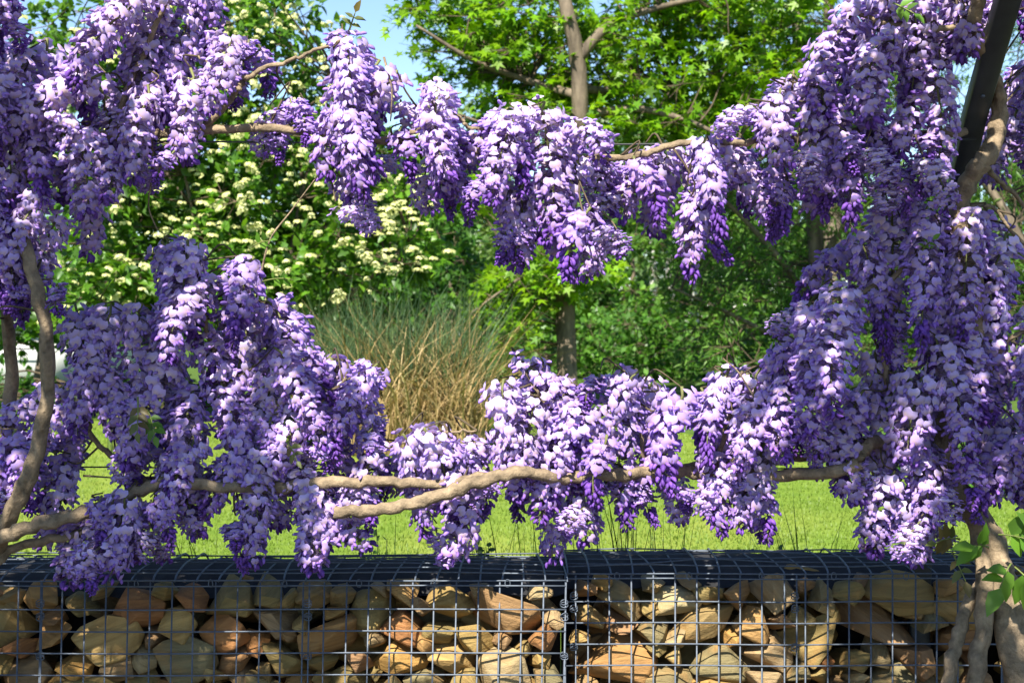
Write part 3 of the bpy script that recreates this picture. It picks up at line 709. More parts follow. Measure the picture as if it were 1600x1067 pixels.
# ------------------------------------------------------------------ steel arches and wires
def arch(x, label):
    """bent rectangular steel tube: upright behind the wall, curving over the path"""
    ctl = [(3.50, 0.0), (3.46, 0.6), (3.44, ZC - 0.56), (3.30, ZC - 0.12), (3.15, ZC + 0.28), (2.95, ZC + 0.53), (2.62, ZC + 0.80), (2.1, ZC + 1.02), (1.4, ZC + 1.15), (0.7, ZC + 1.18),
           (0.0, ZC + 1.1), (-0.6, ZC + 0.9), (-1.1, ZC + 0.5), (-1.4, ZC - 0.1), (-1.5, 0.0)]
    pts = catmull([(x, y, z) for y, z in ctl], 5)
    root = empty('steel_arch', (x, 3.5, 0))
    t = np.gradient(pts, axis=0); t /= np.linalg.norm(t, axis=1)[:, None]
    s = np.array((1.0, 0, 0)); n_ = np.cross(t, s)
    a, b = 0.024, 0.016; be = 0.003
    prof = [(a, -b + be), (a, b - be), (a - be, b), (-a + be, b), (-a, b - be), (-a, -b + be), (-a + be, -b), (a - be, -b)]
    V = np.stack([pts + s * p[0] + n_ * p[1] for p in prof], 1).reshape(-1, 3); k = len(prof); N = len(pts)
    Q = [(i * k + j, i * k + (j + 1) % k, (i + 1) * k + (j + 1) % k, (i + 1) * k + j) for i in range(N - 1) for j in range(k)]
    MB().add(V, Q).build('tube', M_POST, root)
    for i in range(12, 40, 6):
        p = pts[i]; nn = n_[i] * (1 if n_[i][1] < 0 else -1)
        MB().tube([p + nn * 0.0155, p + nn * 0.019], 0.0045, 8).build('bolt', M_WIRE, root)
    tag(root, label, 'arch', 'steel arches carrying the vines')
    return root
arch(0.989, 'dark steel arch post rising out of the purple flowers beside thick vine trunks')
arch(-1.27, 'dark steel arch post hidden behind the thin curved vine stems')
for nm, (ya, za), lab in [('support_wire', (3.03, ZC + 0.385), 'black tension wire running along the upper flowering branch'), ('support_wire', (3.27, ZC - 0.335), 'black tension wire running along the low twisted branch'),
                       ('support_wire', (2.1, ZC + 1.04), 'overhead tension wire stretched between the two arches')]:
    o = MB().tube([(-1.27, ya, za), (-0.6, ya, za - 0.006), (0, ya, za - 0.012), (0.5, ya, za - 0.008), (0.989, ya, za)], 0.0019, 6, sub=4).build(nm, M_POST, smooth=True)
    tag(o, lab, 'wire')

# ------------------------------------------------------------------ wisteria flowers
def floret():
    mb = MB(); cols = []
    # banner petal: broad, folded at the middle, bent back
    us = np.linspace(-1, 1, 5); vs = np.array((0.0, 0.35, 0.7, 1.0)); wdt = np.array((0.35, 0.95, 1.0, 0.60))
    V = []; C = []
    for v, wv in zip(vs, wdt):
        for u in us:
            y = u * wv * 0.0128; z = -0.002 + 0.021 * v - 0.0025 * (1 - abs(u)) * (v == 1.0)
            x = 0.017 + 0.003 * v - 0.010 * v * v - 0.0045 * u * u * wv
            V.append((x, y, z))
            if v < 0.4 and abs(u) < 0.6: C.append((1.15, 1.10, 0.62))
            else: C.append((1 + 0.12 * v, 1 + 0.16 * v, 1 + 0.04 * v))
    Q = [(r * 5 + c, r * 5 + c + 1, (r + 1) * 5 + c + 1, (r + 1) * 5 + c) for r in range(3) for c in range(4)]
    banner = (np.array(V), np.array(Q), np.zeros((0, 3), int), np.array(C))
    # wings and keel: drop-shaped, pointing out and down
    s = MB(); s.tube([(0.013, 0, -0.001), (0.017, 0, 0.0008), (0.022, 0, -0.0015), (0.0262, 0, -0.005), (0.0278, 0, -0.0075)], [0.0012, 0.0038, 0.0044, 0.0030, 0.0007], 6)
    kv = np.vstack(s.V); keel = (kv, np.vstack(s.Q), np.vstack(s.T), np.ones((len(kv), 3)))
    s = MB(); s.tube([(0, 0, 0), (0.008, 0, 0.0022), (0.016, 0, 0.0005)], 0.0007, 3)
    pv = np.vstack(s.V); ped = (pv, np.vstack(s.Q), np.vstack(s.T), np.ones((len(pv), 3)))
    return banner, keel, ped
BANNER, KEEL, PED = floret()
s = MB(); s.tube([(0.0, 0, 0.0), (0.004, 0, 0.001), (0.0075, 0, 0), (0.0115, 0, -0.003), (0.013, 0, -0.005)], [0.0006, 0.0028, 0.0036, 0.0022, 0.0004], 5)
bv = np.vstack(s.V); BUD = (bv, np.vstack(s.Q), np.vstack(s.T), np.ones((len(bv), 3)))

LILAC = np.array((0.395, 0.285, 0.70)); PALE = np.array((0.60, 0.50, 0.82)); VIOLET = np.array((0.235, 0.10, 0.48)); DEEP = np.array((0.14, 0.055, 0.32)); PINKISH = np.array((0.52, 0.35, 0.62))

def raceme_plan(k, L, fat, openf):
    """positions and frames of the florets of one hanging raceme (origin at its top, axis down)"""
    rg = np.random.default_rng(500 + k)
    n = int(150 * L / 0.24)
    t = (np.arange(n) + 0.5) / n; t = np.clip(t + rg.normal(0, 0.012, n), 0.01, 1)
    th = np.arange(n) * 2.39996 + rg.normal(0, 0.3, n)
    bend = rg.normal(0, 0.05, 2)
    ax = np.stack([bend[0] * np.sin(t * 2.2), bend[1] * np.sin(t * 2.0), -t * L], -1)
    opn = t < openf + rg.normal(0, 0.04, n)
    reach = fat * (1.0 - 0.45 * np.clip((t - openf * 0.5) / 0.6, 0, 1)) * np.where(opn, 1.0, 0.75) * rg.uniform(0.75, 1.2, n)
    lift = np.where(opn, rg.normal(-0.05, 0.28, n), rg.normal(-0.55, 0.25, n)) - 0.25 * t
    d = np.stack([np.cos(th) * np.cos(lift), np.sin(th) * np.cos(lift), np.sin(lift)], -1)
    return rg, n, t, ax, opn, reach, d, bend

def raceme_mesh(k, L, fat, openf, pale):
    rg, n, t, ax, opn, reach, d, bend = raceme_plan(k, L, fat, openf)
    mb = MB(); up = rg.normal(0, 0.45, (n, 3)); up[:, 2] += 1
    R = frames(d + rg.normal(0, 0.22, (n, 3)), up); base = ax + d * (reach[:, None] - 0.012)
    sz = np.where(opn, rg.uniform(0.70, 1.08, n), 1.0) * (1.02 - 0.22 * t)
    o = opn
    mixc = (np.clip(t / max(openf, 0.2), 0, 1) ** 1.5)[:, None] * 0.8 + rg.uniform(-0.15, 0.25, (n, 1)); mixc = np.clip(mixc, 0, 1)
    top = PALE * pale + LILAC * (1 - pale)
    cb = top * (1 - mixc) + (LILAC * 0.72 + VIOLET * 0.28) * mixc; cb = cb * rg.uniform(0.85, 1.12, (n, 1))
    pk = rg.uniform(0, 0.28, (n, 1)); cb = cb * (1 - pk) + PINKISH * pk * (cb.mean(1)[:, None] / PINKISH.mean())
    kf = np.clip(1.15 * (1 - mixc), 0.12, 0.72); ck = VIOLET * rg.uniform(0.85, 1.3, (n, 1)) * (1 - kf) + top * kf * np.array((0.86, 0.76, 0.95))
    mb.cloud(BANNER, R[o], base[o], sz[o], cb[o]); mb.cloud(KEEL, R[o], base[o], sz[o], ck[o])
    # pedicels from axis
    c = ~o; sb = np.clip(1.6 - 0.9 * (t[c] - openf) / (1.02 - openf), 0.6, 1.6)
    mb.cloud(BUD, R[c], ax[c] + d[c] * (reach[c][:, None] * 0.6), sb, (DEEP * 0.7 + VIOLET * 0.3) * rg.uniform(0.7, 1.4, (c.sum(), 1)))
    pc = np.tile(np.array((0.20, 0.16, 0.16)), (n, 1))
    Rp = np.copy(R); mb.cloud(PED, Rp, ax, (reach / 0.016)[:, None] * np.array((1, 0, 0)) + np.array((0, 1, 1)), pc)
    return mb.mesh('flower_cluster', M_PETAL)

def stalk_mesh(k, L, fat, openf):
    rg, n, t, ax, opn, reach, d, bend = raceme_plan(k, L, fat, openf)
    tt = np.linspace(0, 1, 9); p = np.stack([bend[0] * np.sin(tt * 2.2), bend[1] * np.sin(tt * 2.0), -tt * L], -1)
    p = np.vstack([[(0.0, 0.010, 0.018)], p])
    return MB().tube(p, np.linspace(0.0030, 0.0009, 10), 5, col=np.array((0.16, 0.17, 0.06))).mesh('stalk', M_STALK, True)

SPECS = [(0.24, 0.033, 0.86, 0.6), (0.20, 0.035, 0.92, 0.8), (0.28, 0.033, 0.80, 0.4), (0.22, 0.030, 0.76, 0.3), (0.17, 0.033, 0.95, 0.9), (0.26, 0.036, 0.88, 0.7),
         (0.19, 0.027, 0.62, 0.2), (0.23, 0.034, 0.90, 0.9), (0.15, 0.034, 0.96, 0.8), (0.30, 0.033, 0.84, 0.5), (0.14, 0.024, 0.5, 0.1), (0.25, 0.034, 0.85, 1.0)]
RAC = []
for k, (L, fat, op, pl) in enumerate(SPECS):
    RAC.append((L, fat, raceme_mesh(k, L, fat, op, pl), stalk_mesh(k, L, fat, op)))
one = np.eye(3)[None]; FLOWERS = []
for f in (0.0, 0.35, 0.7, 1.0):          # from the oldest, palest flowers at the top to the youngest near the tip
    fm = MB(); kf = min(0.72, max(0.12, 1.15 * (1 - 0.8 * f)))
    fm.cloud(BANNER, one, np.zeros((1, 3)), np.ones(1), (PALE * 0.6 + LILAC * 0.4)[None] * (1 - 0.75 * f) + (LILAC * 0.72 + VIOLET * 0.28)[None] * 0.75 * f)
    fm.cloud(KEEL, one, np.zeros((1, 3)), np.ones(1), (VIOLET * (1 - kf) + LILAC * kf * 0.95)[None]); fm.cloud(PED, one, np.zeros((1, 3)), np.ones(1), np.array([(0.2, 0.16, 0.16)]))
    FLOWERS.append(fm.mesh('flower', M_PETAL))

# --- the masses of bloom, in the plane of the wires
masses_left = [
 ('A', 2.98, [(0, 62), (60, 55), (110, 75), (165, 85), (200, 40), (190, -30), (335, -30), (348, 40), (420, 75), (415, 120), (360, 140), (350, 170), (295, 200), (290, 275), (250, 275), (228, 235), (180, 232), (160, 205), (158, 335), (110, 365), (125, 460), (70, 470), (15, 475), (-25, 540), (-70, 540), (-70, 62)]),
 ('A1', 2.9, [(-60, -40), (28, -40), (36, 40), (20, 60), (-60, 60)]),
 ('A2', 3.0, [(402, 172), (440, 165), (460, 150), (490, 160), (490, 215), (440, 245), (410, 228)]),
 ('B', 2.97, [(512, 55), (550, 40), (600, 85), (630, 125), (690, 125), (706, 175), (730, 205), (735, 300), (715, 330), (690, 312), (662, 235), (640, 268), (600, 275), (585, 310), (540, 355), (518, 345), (510, 200)]),
 ('F', 3.12, [(92, 525), (130, 480), (190, 465), (250, 470), (262, 440), (246, 365), (300, 355), (312, 430), (360, 468), (385, 440), (360, 405), (388, 380), (412, 405), (412, 450), (470, 465), (482, 545), (560, 552), (596, 612), (580, 700), (545, 732), (470, 705), (420, 690), (340, 700), (330, 830), (285, 845), (262, 740), (170, 690), (135, 690), (110, 840), (48, 842), (70, 760), (35, 780), (-70, 790), (-70, 665), (45, 660), (88, 610)]),
 ('G', 3.08, [(342, 690), (430, 680), (480, 720), (522, 760), (527, 860), (490, 872), (462, 800), (425, 830), (400, 882), (368, 862), (350, 770)]),
 ('H', 3.06, [(140, 790), (195, 752), (250, 790), (268, 880), (235, 885), (212, 832), (185, 880), (145, 912), (115, 892)]),
 ('I', 3.16, [(588, 700), (655, 652), (720, 685), (765, 690), (772, 790), (740, 800), (705, 815), (690, 850), (648, 862), (632, 800), (600, 780), (535, 800), (530, 740), (590, 725)]),
]
masses_right = [
 ('C', 2.95, [(750, 185), (800, 148), (840, 150), (900, 190), (908, 245), (915, 290), (952, 390), (940, 412), (880, 395), (840, 382), (770, 412), (755, 330), (742, 250)]),
 ('D', 3.0, [(912, 250), (960, 240), (1020, 225), (1100, 195), (1130, 230), (1220, 240), (1236, 300), (1220, 350), (1150, 372), (1140, 410), (1115, 410), (1112, 365), (1088, 360), (1050, 310), (1000, 322), (930, 335), (915, 290)]),
 ('E', 2.92, [(1140, 165), (1200, 150), (1222, 105), (1245, 92), (1270, 130), (1340, 100), (1372, 80), (1340, 60), (1305, 55), (1310, -10), (1340, -40), (1660, -40), (1660, 40), (1568, 55), (1510, 62), (1475, 110), (1470, 180), (1465, 265), (1450, 322), (1400, 300), (1340, 312), (1260, 305), (1228, 240), (1210, 195), (1140, 200)]),
 ('E2', 3.16, [(1572, 120), (1660, 60), (1660, 300), (1600, 290), (1565, 230)]),
 ('J', 3.16, [(765, 610), (798, 558), (850, 575), (912, 602), (960, 568), (1042, 575), (1060, 605), (1140, 558), (1205, 595), (1238, 690), (1200, 760), (1198, 810), (1160, 838), (1140, 790), (1110, 762), (1040, 790), (1000, 800), (985, 762), (945, 765), (930, 822), (890, 822), (880, 790), (850, 850), (832, 800), (795, 770), (770, 690)]),
 ('K', 3.06, [(1322, 370), (1400, 322), (1490, 315), (1552, 330), (1582, 400), (1590, 470), (1660, 480), (1660, 790), (1575, 790), (1545, 700), (1522, 765), (1462, 770), (1452, 852), (1402, 886), (1350, 800), (1368, 745), (1300, 722), (1240, 690), (1212, 610), (1200, 550), (1240, 490), (1320, 430)]),
]

def cover(poly, d, seed):
    return max((cover_once(poly, d, seed * 10 + k) for k in range(8)), key=lambda q: q[1])[0]

def cover_once(poly, d, seed):
    """hang racemes so that together they fill the outline; returns (px, py, length px, tilt, depth)"""
    rg = np.random.default_rng(seed); p = np.array(poly, float); lo = p.min(0); hi = p.max(0); g = 8
    gx, gy = np.meshgrid(np.arange(lo[0] - 48, hi[0] + 48, g), np.arange(lo[1] - 48, hi[1] + 48, g)); ins = in_poly(gx, gy, poly)
    cnt = np.zeros(ins.shape); real = np.zeros(ins.shape); out = []
    pxm = FPX / d
    for layer in (0, 1, 2):
        for _ in range(900):
            un = ins & (cnt < layer + 1)
            if un.sum() < (0.02, 0.05, 0.45)[layer] * ins.sum(): break
            yy, xx = np.nonzero(un)
            i = rg.integers(0, len(xx)) if rg.uniform() < 0.5 else np.argmin(gy[yy, xx] + rg.uniform(0, 60, len(xx)))
            x0, y0 = gx[yy[i], xx[i]], gy[yy[i], xx[i]]
            done = False
            for L in (rg.uniform(0.17, 0.29) * pxm, 0.17 * pxm, 0.135 * pxm, 0.10 * pxm, 0.07 * pxm, 0.055 * pxm):
                til = rg.normal(0, 0.24)
                x = x0 + rg.uniform(-18, 18); y = y0 + rg.uniform(-4, 26)
                s = L / (0.23 * pxm); hw = 0.050 * pxm * (0.55 + 0.45 * min(1.1, s))
                ex = x + math.sin(til) * L; ey = y + math.cos(til) * L
                tt = np.clip(((gx - x) * (ex - x) + (gy - y) * (ey - y)) / (L * L), 0, 1)
                dist = np.hypot(gx - x - tt * (ex - x), gy - y - tt * (ey - y)); cap = dist < hw * (1 - 0.55 * tt ** 1.5)
                a = np.pi * hw * hw * 0.5 + hw * 1.5 * L * 0.95
                if (cap & ins).sum() * g * g > (0.78 if L > 0.11 * pxm else 0.66) * a and (cap & un).sum() > 0.18 * cap.sum():
                    cnt[cap & ins] += 1; real[cap] += 1; out.append((x, y, L / pxm, til, d + (0.0, 0.085, -0.05)[layer] + rg.uniform(-0.06, 0.05))); done = True; break
            if not done: cnt[yy[i], xx[i]] += 0.2
    return out, ((real > 0) & ins).sum() / ins.sum() + 0.3 * ((real > 1) & ins).sum() / ins.sum() - 0.6 * ((real > 0) & ~ins).sum() / ins.sum()

# --- woody stems: (name, points (px, py, depth), start radius, end radius)
def vine_root(name, base, label): 
    r = empty(name, base); tag(r, label, 'vine', 'wisteria vines on the arches'); return r
VL = vine_root('wisteria_vine', (-1.25, 3.2, 0), 'lilac wisteria on several slender bare stems, trained over the longer stretch of wall')
VR = vine_root('wisteria_vine', (1.10, 3.12, 0), 'purple wisteria rising from thick grey-brown trunks twisted around the steel post')
stemsL = [
 ('trunk', [(-60, 1900, 3.15), (-45, 1200, 3.15), (-30, 960, 3.15), (0, 838, 3.06), (45, 745, 2.99), (74, 620, 2.95), (66, 490, 2.92), (40, 390, 2.93), (14, 318, 3.02), (-20, 230, 3.03), (-60, 120, 2.9)], 0.020, 0.011),
 ('trunk', [(-80, 1900, 3.22), (-60, 1100, 3.2), (-20, 800, 3.2), (8, 690, 3.2), (18, 600, 3.18), (12, 480, 3.12), (14, 390, 3.06), (30, 300, 3.02), (70, 225, 3.0), (118, 203, 3.0)], 0.017, 0.010),
 ('branch', [(-60, 862, 3.02), (0, 838, 3.02), (60, 820, 3.02), (130, 802, 3.04), (200, 772, 3.08), (270, 752, 3.07), (350, 760, 3.06), (430, 762, 3.1), (520, 754, 3.08), (600, 752, 3.08), (680, 756, 3.1), (760, 744, 3.1)], 0.016, 0.010),
 ('branch', [(-60, 930, 3.06), (-10, 878, 3.08), (40, 850, 3.1), (110, 838, 3.12), (170, 825, 3.14)], 0.013, 0.007),
 ('branch', [(210, 752, 3.22), (300, 745, 3.24), (380, 752, 3.25), (470, 770, 3.25), (540, 755, 3.26)], 0.011, 0.008),
 ('branch', [(118, 203, 3.0), (165, 212, 3.0), (230, 212, 3.0), (330, 203, 3.0), (420, 200, 3.0), (500, 206, 3.0), (590, 220, 3.0), (650, 222, 3.0), (700, 232, 3.0), (760, 235, 3.0)], 0.010, 0.008),
 ('branch', [(318, 201, 3.0), (352, 168, 2.98), (372, 140, 2.97), (384, 124, 2.97), (412, 106, 2.96), (455, 95, 2.95), (492, 80, 2.95), (540, 60, 2.94)], 0.0075, 0.003),
 ('branch', [(384, 124, 2.97), (360, 112, 2.97), (335, 105, 2.97), (310, 88, 2.97)], 0.005, 0.002),
 ('branch', [(640, 206, 2.97), (672, 192, 2.96), (705, 178, 2.95), (722, 190, 2.96), (742, 202, 2.97), (775, 190, 2.97)], 0.005, 0.003),
 ('branch', [(180, 212, 3.0), (200, 140, 2.98), (230, 70, 2.96), (260, 0, 2.93), (270, -60, 2.9)], 0.007, 0.004),
 ('branch', [(240, 760, 3.2), (190, 720, 3.17), (150, 690, 3.14), (135, 640, 3.12), (160, 570, 3.1), (210, 500, 3.1)], 0.008, 0.003),
 ('branch', [(400, 758, 3.22), (380, 680, 3.17), (350, 600, 3.14), (320, 500, 3.12), (290, 410, 3.1)], 0.008, 0.003),
 ('branch', [(450, 758, 3.22), (470, 690, 3.18), (500, 630, 3.15), (540, 590, 3.13)], 0.007, 0.003),
 ('branch', [(560, 752, 3.24), (580, 705, 3.2), (640, 690, 3.18), (700, 676, 3.17), (745, 672, 3.16)], 0.006, 0.002),
]
stemsR = [
 ('trunk', [(1625, 1900, 3.04), (1612, 1300, 3.04), (1592, 1067, 3.05), (1574, 960, 3.07), (1560, 890, 3.10), (1540, 830, 3.12), (1505, 775, 3.14), (1474, 725, 3.14), (1478, 670, 3.12), (1500, 600, 3.1), (1520, 500, 3.08), (1512, 400, 3.06), (1500, 340, 3.05), (1512, 285, 3.03), (1538, 250, 3.0), (1555, 215, 3.02), (1560, 150, 3.02), (1540, 90, 2.95), (1524, 40, 2.86), (1530, -20, 2.8), (1560, -160, 2.65)], 0.036, 0.012),
 ('trunk', [(1530, 1900, 3.0), (1522, 1300, 3.02), (1524, 1067, 3.03), (1538, 975, 3.05), (1540, 900, 3.08), (1530, 840, 3.12), (1533, 790, 3.14), (1545, 730, 3.16), (1580, 690, 3.16), (1640, 680, 3.14)], 0.020, 0.014),
 ('trunk', [(1450, 1900, 2.98), (1466, 1250, 3.0), (1480, 1067, 3.03), (1497, 1000, 3.06), (1514, 940, 3.1), (1535, 905, 3.14)], 0.016, 0.012),
 ('branch', [(1535, 990, 3.12), (1560, 940, 3.12), (1580, 930, 3.13), (1640, 950, 3.14)], 0.008, 0.004),
 ('branch', [(522, 800, 3.05), (580, 798, 3.05), (640, 788, 3.05), (700, 770, 3.05), (760, 748, 3.06), (815, 738, 3.08), (880, 748, 3.14), (950, 742, 3.16), (1030, 738, 3.2), (1110, 740, 3.22), (1200, 742, 3.16), (1290, 740, 3.08), (1335, 728, 3.06), (1352, 702, 3.06), (1375, 690, 3.1), (1440, 710, 3.14), (1480, 700, 3.13)], 0.0135, 0.014),
 ('branch', [(770, 745, 3.24), (830, 758, 3.25), (900, 765, 3.25), (980, 755, 3.25), (1080, 730, 3.25), (1160, 722, 3.24), (1250, 714, 3.22), (1320, 712, 3.2), (1420, 715, 3.18)], 0.009, 0.011),
 ('branch', [(740, 236, 3.0), (800, 232, 3.0), (870, 240, 3.0), (930, 248, 3.0), (1000, 242, 3.0), (1060, 225, 3.0), (1150, 222, 3.0), (1240, 215, 3.0), (1330, 205, 3.0), (1430, 210, 3.0), (1510, 205, 3.02)], 0.006, 0.009),
 ('branch', [(1195, 225, 2.98), (1218, 195, 2.96), (1226, 150, 2.94), (1240, 110, 2.93)], 0.005, 0.002),
 ('branch', [(1524, 40, 2.86), (1470, 45, 2.88), (1400, 40, 2.9), (1340, 20, 2.92), (1310, 10, 2.92)], 0.008, 0.003),
 ('branch', [(1500, 340, 3.05), (1450, 380, 3.05), (1400, 430, 3.05), (1330, 470, 3.06), (1260, 560, 3.08)], 0.009, 0.004),
 ('branch', [(1440, 710, 3.14), (1400, 640, 3.1), (1380, 560, 3.08), (1400, 470, 3.06)], 0.009, 0.004),
 ('branch', [(1480, 690, 3.12), (1530, 620, 3.1), (1570, 540, 3.08), (1620, 500, 3.06)], 0.009, 0.004),
 ('branch', [(900, 752, 3.22), (890, 690, 3.19), (860, 640, 3.17), (830, 600, 3.15)], 0.006, 0.003),
 ('branch', [(1010, 740, 3.22), (1000, 680, 3.19), (1000, 620, 3.17), (1010, 590, 3.15)], 0.006, 0.003),
 ('branch', [(1120, 738, 3.22), (1130, 680, 3.19), (1150, 610, 3.17), (1160, 580, 3.15)], 0.006, 0.003),
 ('branch', [(1500, 330, 3.05), (1545, 320, 3.1), (1580, 360, 3.12), (1640, 420, 3.15)], 0.005, 0.003),
 ('branch', [(1545, 265, 3.04), (1580, 300, 3.12), (1640, 360, 3.2)], 0.006, 0.004),
]
def over_arch(root, x, name='branch'):   # the leaders that run on over the path
    pts = [(x, 2.72, ZC + 0.70), (x - 0.03, 2.3, ZC + 0.99), (x + 0.04, 1.7, ZC + 1.15), (x, 1.0, ZC + 1.24), (x - 0.03, 0.3, ZC + 1.2)]
    MB().tube(pts, np.linspace(0.014, 0.008, 5), 7, knob=0.1, sub=5).build(name, M_VINE, root, smooth=True); return catmull(pts, 5)

def grow(root, stems, masses, seed, over_x, heroes, overs):
    nodes = []
    for nm, pts, r0, r1 in stems:
        w_ = [P(*q) for q in pts]
        for q in w_: q[2] = max(q[2], 0.0)
        if nm == 'trunk': w_[0][2] = -0.03
        c = catmull(w_, 6); c[1:-1] += RNG.normal(0, 0.0022, (len(c) - 2, 3))
        rad = np.linspace(r0, r1, len(c)) * (1 + 0.10 * np.sin(np.arange(len(c)) * 1.3 + seed) * RNG.uniform(0.3, 1, len(c)))
        MB().tube(c, rad, 18 if nm == 'trunk' else 12, knob=0.045, ridge=0.20 if nm == 'trunk' else 0.12).build(nm, M_VINE, root, smooth=True); nodes.append(c)
    nodes.append(over_arch(root, over_x)); nodes = np.vstack(nodes)
    off = world_loc(root); tw = MB(); rg = np.random.default_rng(seed); hero_done = 0; total = 0
    spots = []
    for i, (nm, d, poly) in enumerate(masses):
        for (x, y, L, til, dep) in cover(poly, d, seed * 31 + i):
            spots.append((P(x, y, dep), L, til, rg.normal(0, 0.14)))
    spots += overs
    order = sorted(range(len(spots)), key=lambda j: spots[j][0][1])
    hero = set()
    for (hx, hy) in heroes:
        tgt = min(range(len(spots) - len(overs)), key=lambda j: (abs(spots[j][0][0] / spots[j][0][1] * FPX + 800 - hx) + abs(HY - (spots[j][0][2] - ZC) / spots[j][0][1] * FPX - hy)) + (spots[j][0][1] - 2.9) * 300)
        hero.add(tgt)
    for j, (p, L, til, til2) in enumerate(spots):
        # choose the variant of about that length
        k = min(range(len(RAC)), key=lambda q: abs(RAC[q][0] - L) + rg.uniform(0, 0.07)); L0, fat, me, st = RAC[k]
        s = float(np.clip(L / L0, 0.42, 1.25)); wide = max(0.75, s ** 0.5) * rg.uniform(0.98, 1.22)
        rot = Matrix.Rotation(til2, 4, 'X') @ Matrix.Rotation(-til, 4, 'Y') @ Matrix.Rotation(rg.uniform(0, 6.283), 4, 'Z')
        sp = SPECS[k]
        if j in hero:
            o = bpy.data.objects.new('flower_cluster', st); s = wide = 1.0
        else: o = bpy.data.objects.new('flower_cluster', me)
        COL.objects.link(o); o.parent = root; o.location = Vector(p) - off; o.rotation_euler = rot.to_euler(); o.scale = (wide, wide, s)
        if j in hero:
            r2, n, t, ax, opn, reach, dd, bend = raceme_plan(k, *sp[:3]); up = r2.normal(0, 0.35, (n, 3)); up[:, 2] += 1
            R = frames(dd, up); base = ax + dd * (reach[:, None] - 0.012)
            for q in range(n):
                f = bpy.data.objects.new('flower' if opn[q] else 'bud', FLOWERS[int(np.clip(t[q] * 4 + r2.normal(0, 0.5), 0, 3))] if opn[q] else BUDM); COL.objects.link(f); f.parent = o
                f.location = base[q] if opn[q] else ax[q] + dd[q] * reach[q] * 0.6
                f.rotation_euler = Matrix(R[q].tolist()).to_euler(); z = r2.uniform(0.70, 1.08) * (1.02 - 0.22 * t[q]) if opn[q] else 1.2; f.scale = (z, z, z)
        else:
            a = bpy.data.objects.new('stalk', st); COL.objects.link(a); a.parent = o
        # a thin shoot back to the nearest stem
        topp = Vector(p) + rot @ Vector((0, 0.010, 0.018)); topp = np.array(topp)
        dist = np.linalg.norm(nodes - topp, axis=1); q = np.argmin(dist + rg.uniform(0, 0.05, len(dist)))
        b = nodes[q]; mid = (b + topp) / 2 + rg.normal(0, 0.02, 3) + np.array((0, 0.01, 0.05 * dist[q]))
        tw.tube([b, mid, topp], [0.0026, 0.0021, 0.0016], 5, sub=4); total += 1
    tw.build('twig_network', M_TWIG, root, kind='stuff', smooth=True)
    return total

BUDM = (lambda mb: mb.cloud(BUD, one, np.zeros((1, 3)), np.ones(1), (DEEP * 0.7 + VIOLET * 0.3)[None]).mesh('bud', M_PETAL))(MB())

def overhead(x0, x1, n, seed):  # racemes out of view above the path, placed to shade the blooms
    rg = np.random.default_rng(seed); out = []
    for _ in range(n):
        y = rg.uniform(0.5, 2.45); arch_z = np.interp(y, [0.5, 1.4, 2.1, 2.45], [1.16, 1.12, 0.98, 0.86])
        out.append((np.array((rg.uniform(x0, x1), y, ZC + arch_z + rg.uniform(-0.02, 0.14))), rg.uniform(0.17, 0.26), rg.normal(0, 0.5), rg.normal(0, 0.5)))
    return out
nl = grow(VL, stemsL, masses_left, 3, -1.24, [(520, 90), (190, 770), (640, 680)], overhead(-1.75, -0.8, 70, 71))
nr = grow(VR, stemsR, masses_right, 8, 0.97, [(1130, 640), (1090, 215), (900, 745)], overhead(0.3, 1.5, 92, 72))
print('racemes', nl, nr)

# --- young wisteria leaves: pinnate sprays
def leaf_spray(root, p, ang, length, n, size, cols, pitch=0.0):
    mb = MB(); dirv = np.array((math.cos(ang), -0.35, math.sin(ang))); dirv /= np.linalg.norm(dirv); p = np.asarray(p)
    t = np.linspace(0, 1, 6)[:, None]; pts = p + dirv * length * t + np.array((0, -0.02, -0.25 * length)) * t ** 2
    mb.tube(pts, np.linspace(0.0022, 0.001, 6), 4, col=np.array((0.16, 0.20, 0.05)))
    o = mb.build('leaf_stalk', M_STALK, root)
    side = np.cross(dirv, (0, 1, 0.2)); side /= np.linalg.norm(side)
    for i in range(n):
        f = 0.35 + 0.65 * (i // 2) / max(1, (n - 1) // 2); s = 1 if i % 2 else -1
        b = p + dirv * length * f + np.array((0, -0.02, -0.25 * length)) * f ** 2
        a = dirv * (0.5 if i < n - 1 else 1.0) + side * s * (0.9 if i < n - 1 else 0) + RNG.normal(0, 0.12, 3) + np.array((0, 0, -0.25))
        R = frames(a[None], np.array([(RNG.normal(0, 0.3), -0.75, 0.6)]))
        lm = MB().cloud(BROADW, R, b[None], np.array([size * RNG.uniform(0.8, 1.15)]), np.array(cols)[RNG.integers(0, len(cols))][None] * RNG.uniform(0.85, 1.15))
        lm.build('leaflet', M_LEAF, o)
BROADW = leaf_tpl(0.52, 0.14)
GREEN = [(0.11, 0.25, 0.025), (0.14, 0.29, 0.03), (0.09, 0.20, 0.025)]; BRONZE = [(0.15, 0.12, 0.035), (0.12, 0.15, 0.04)]
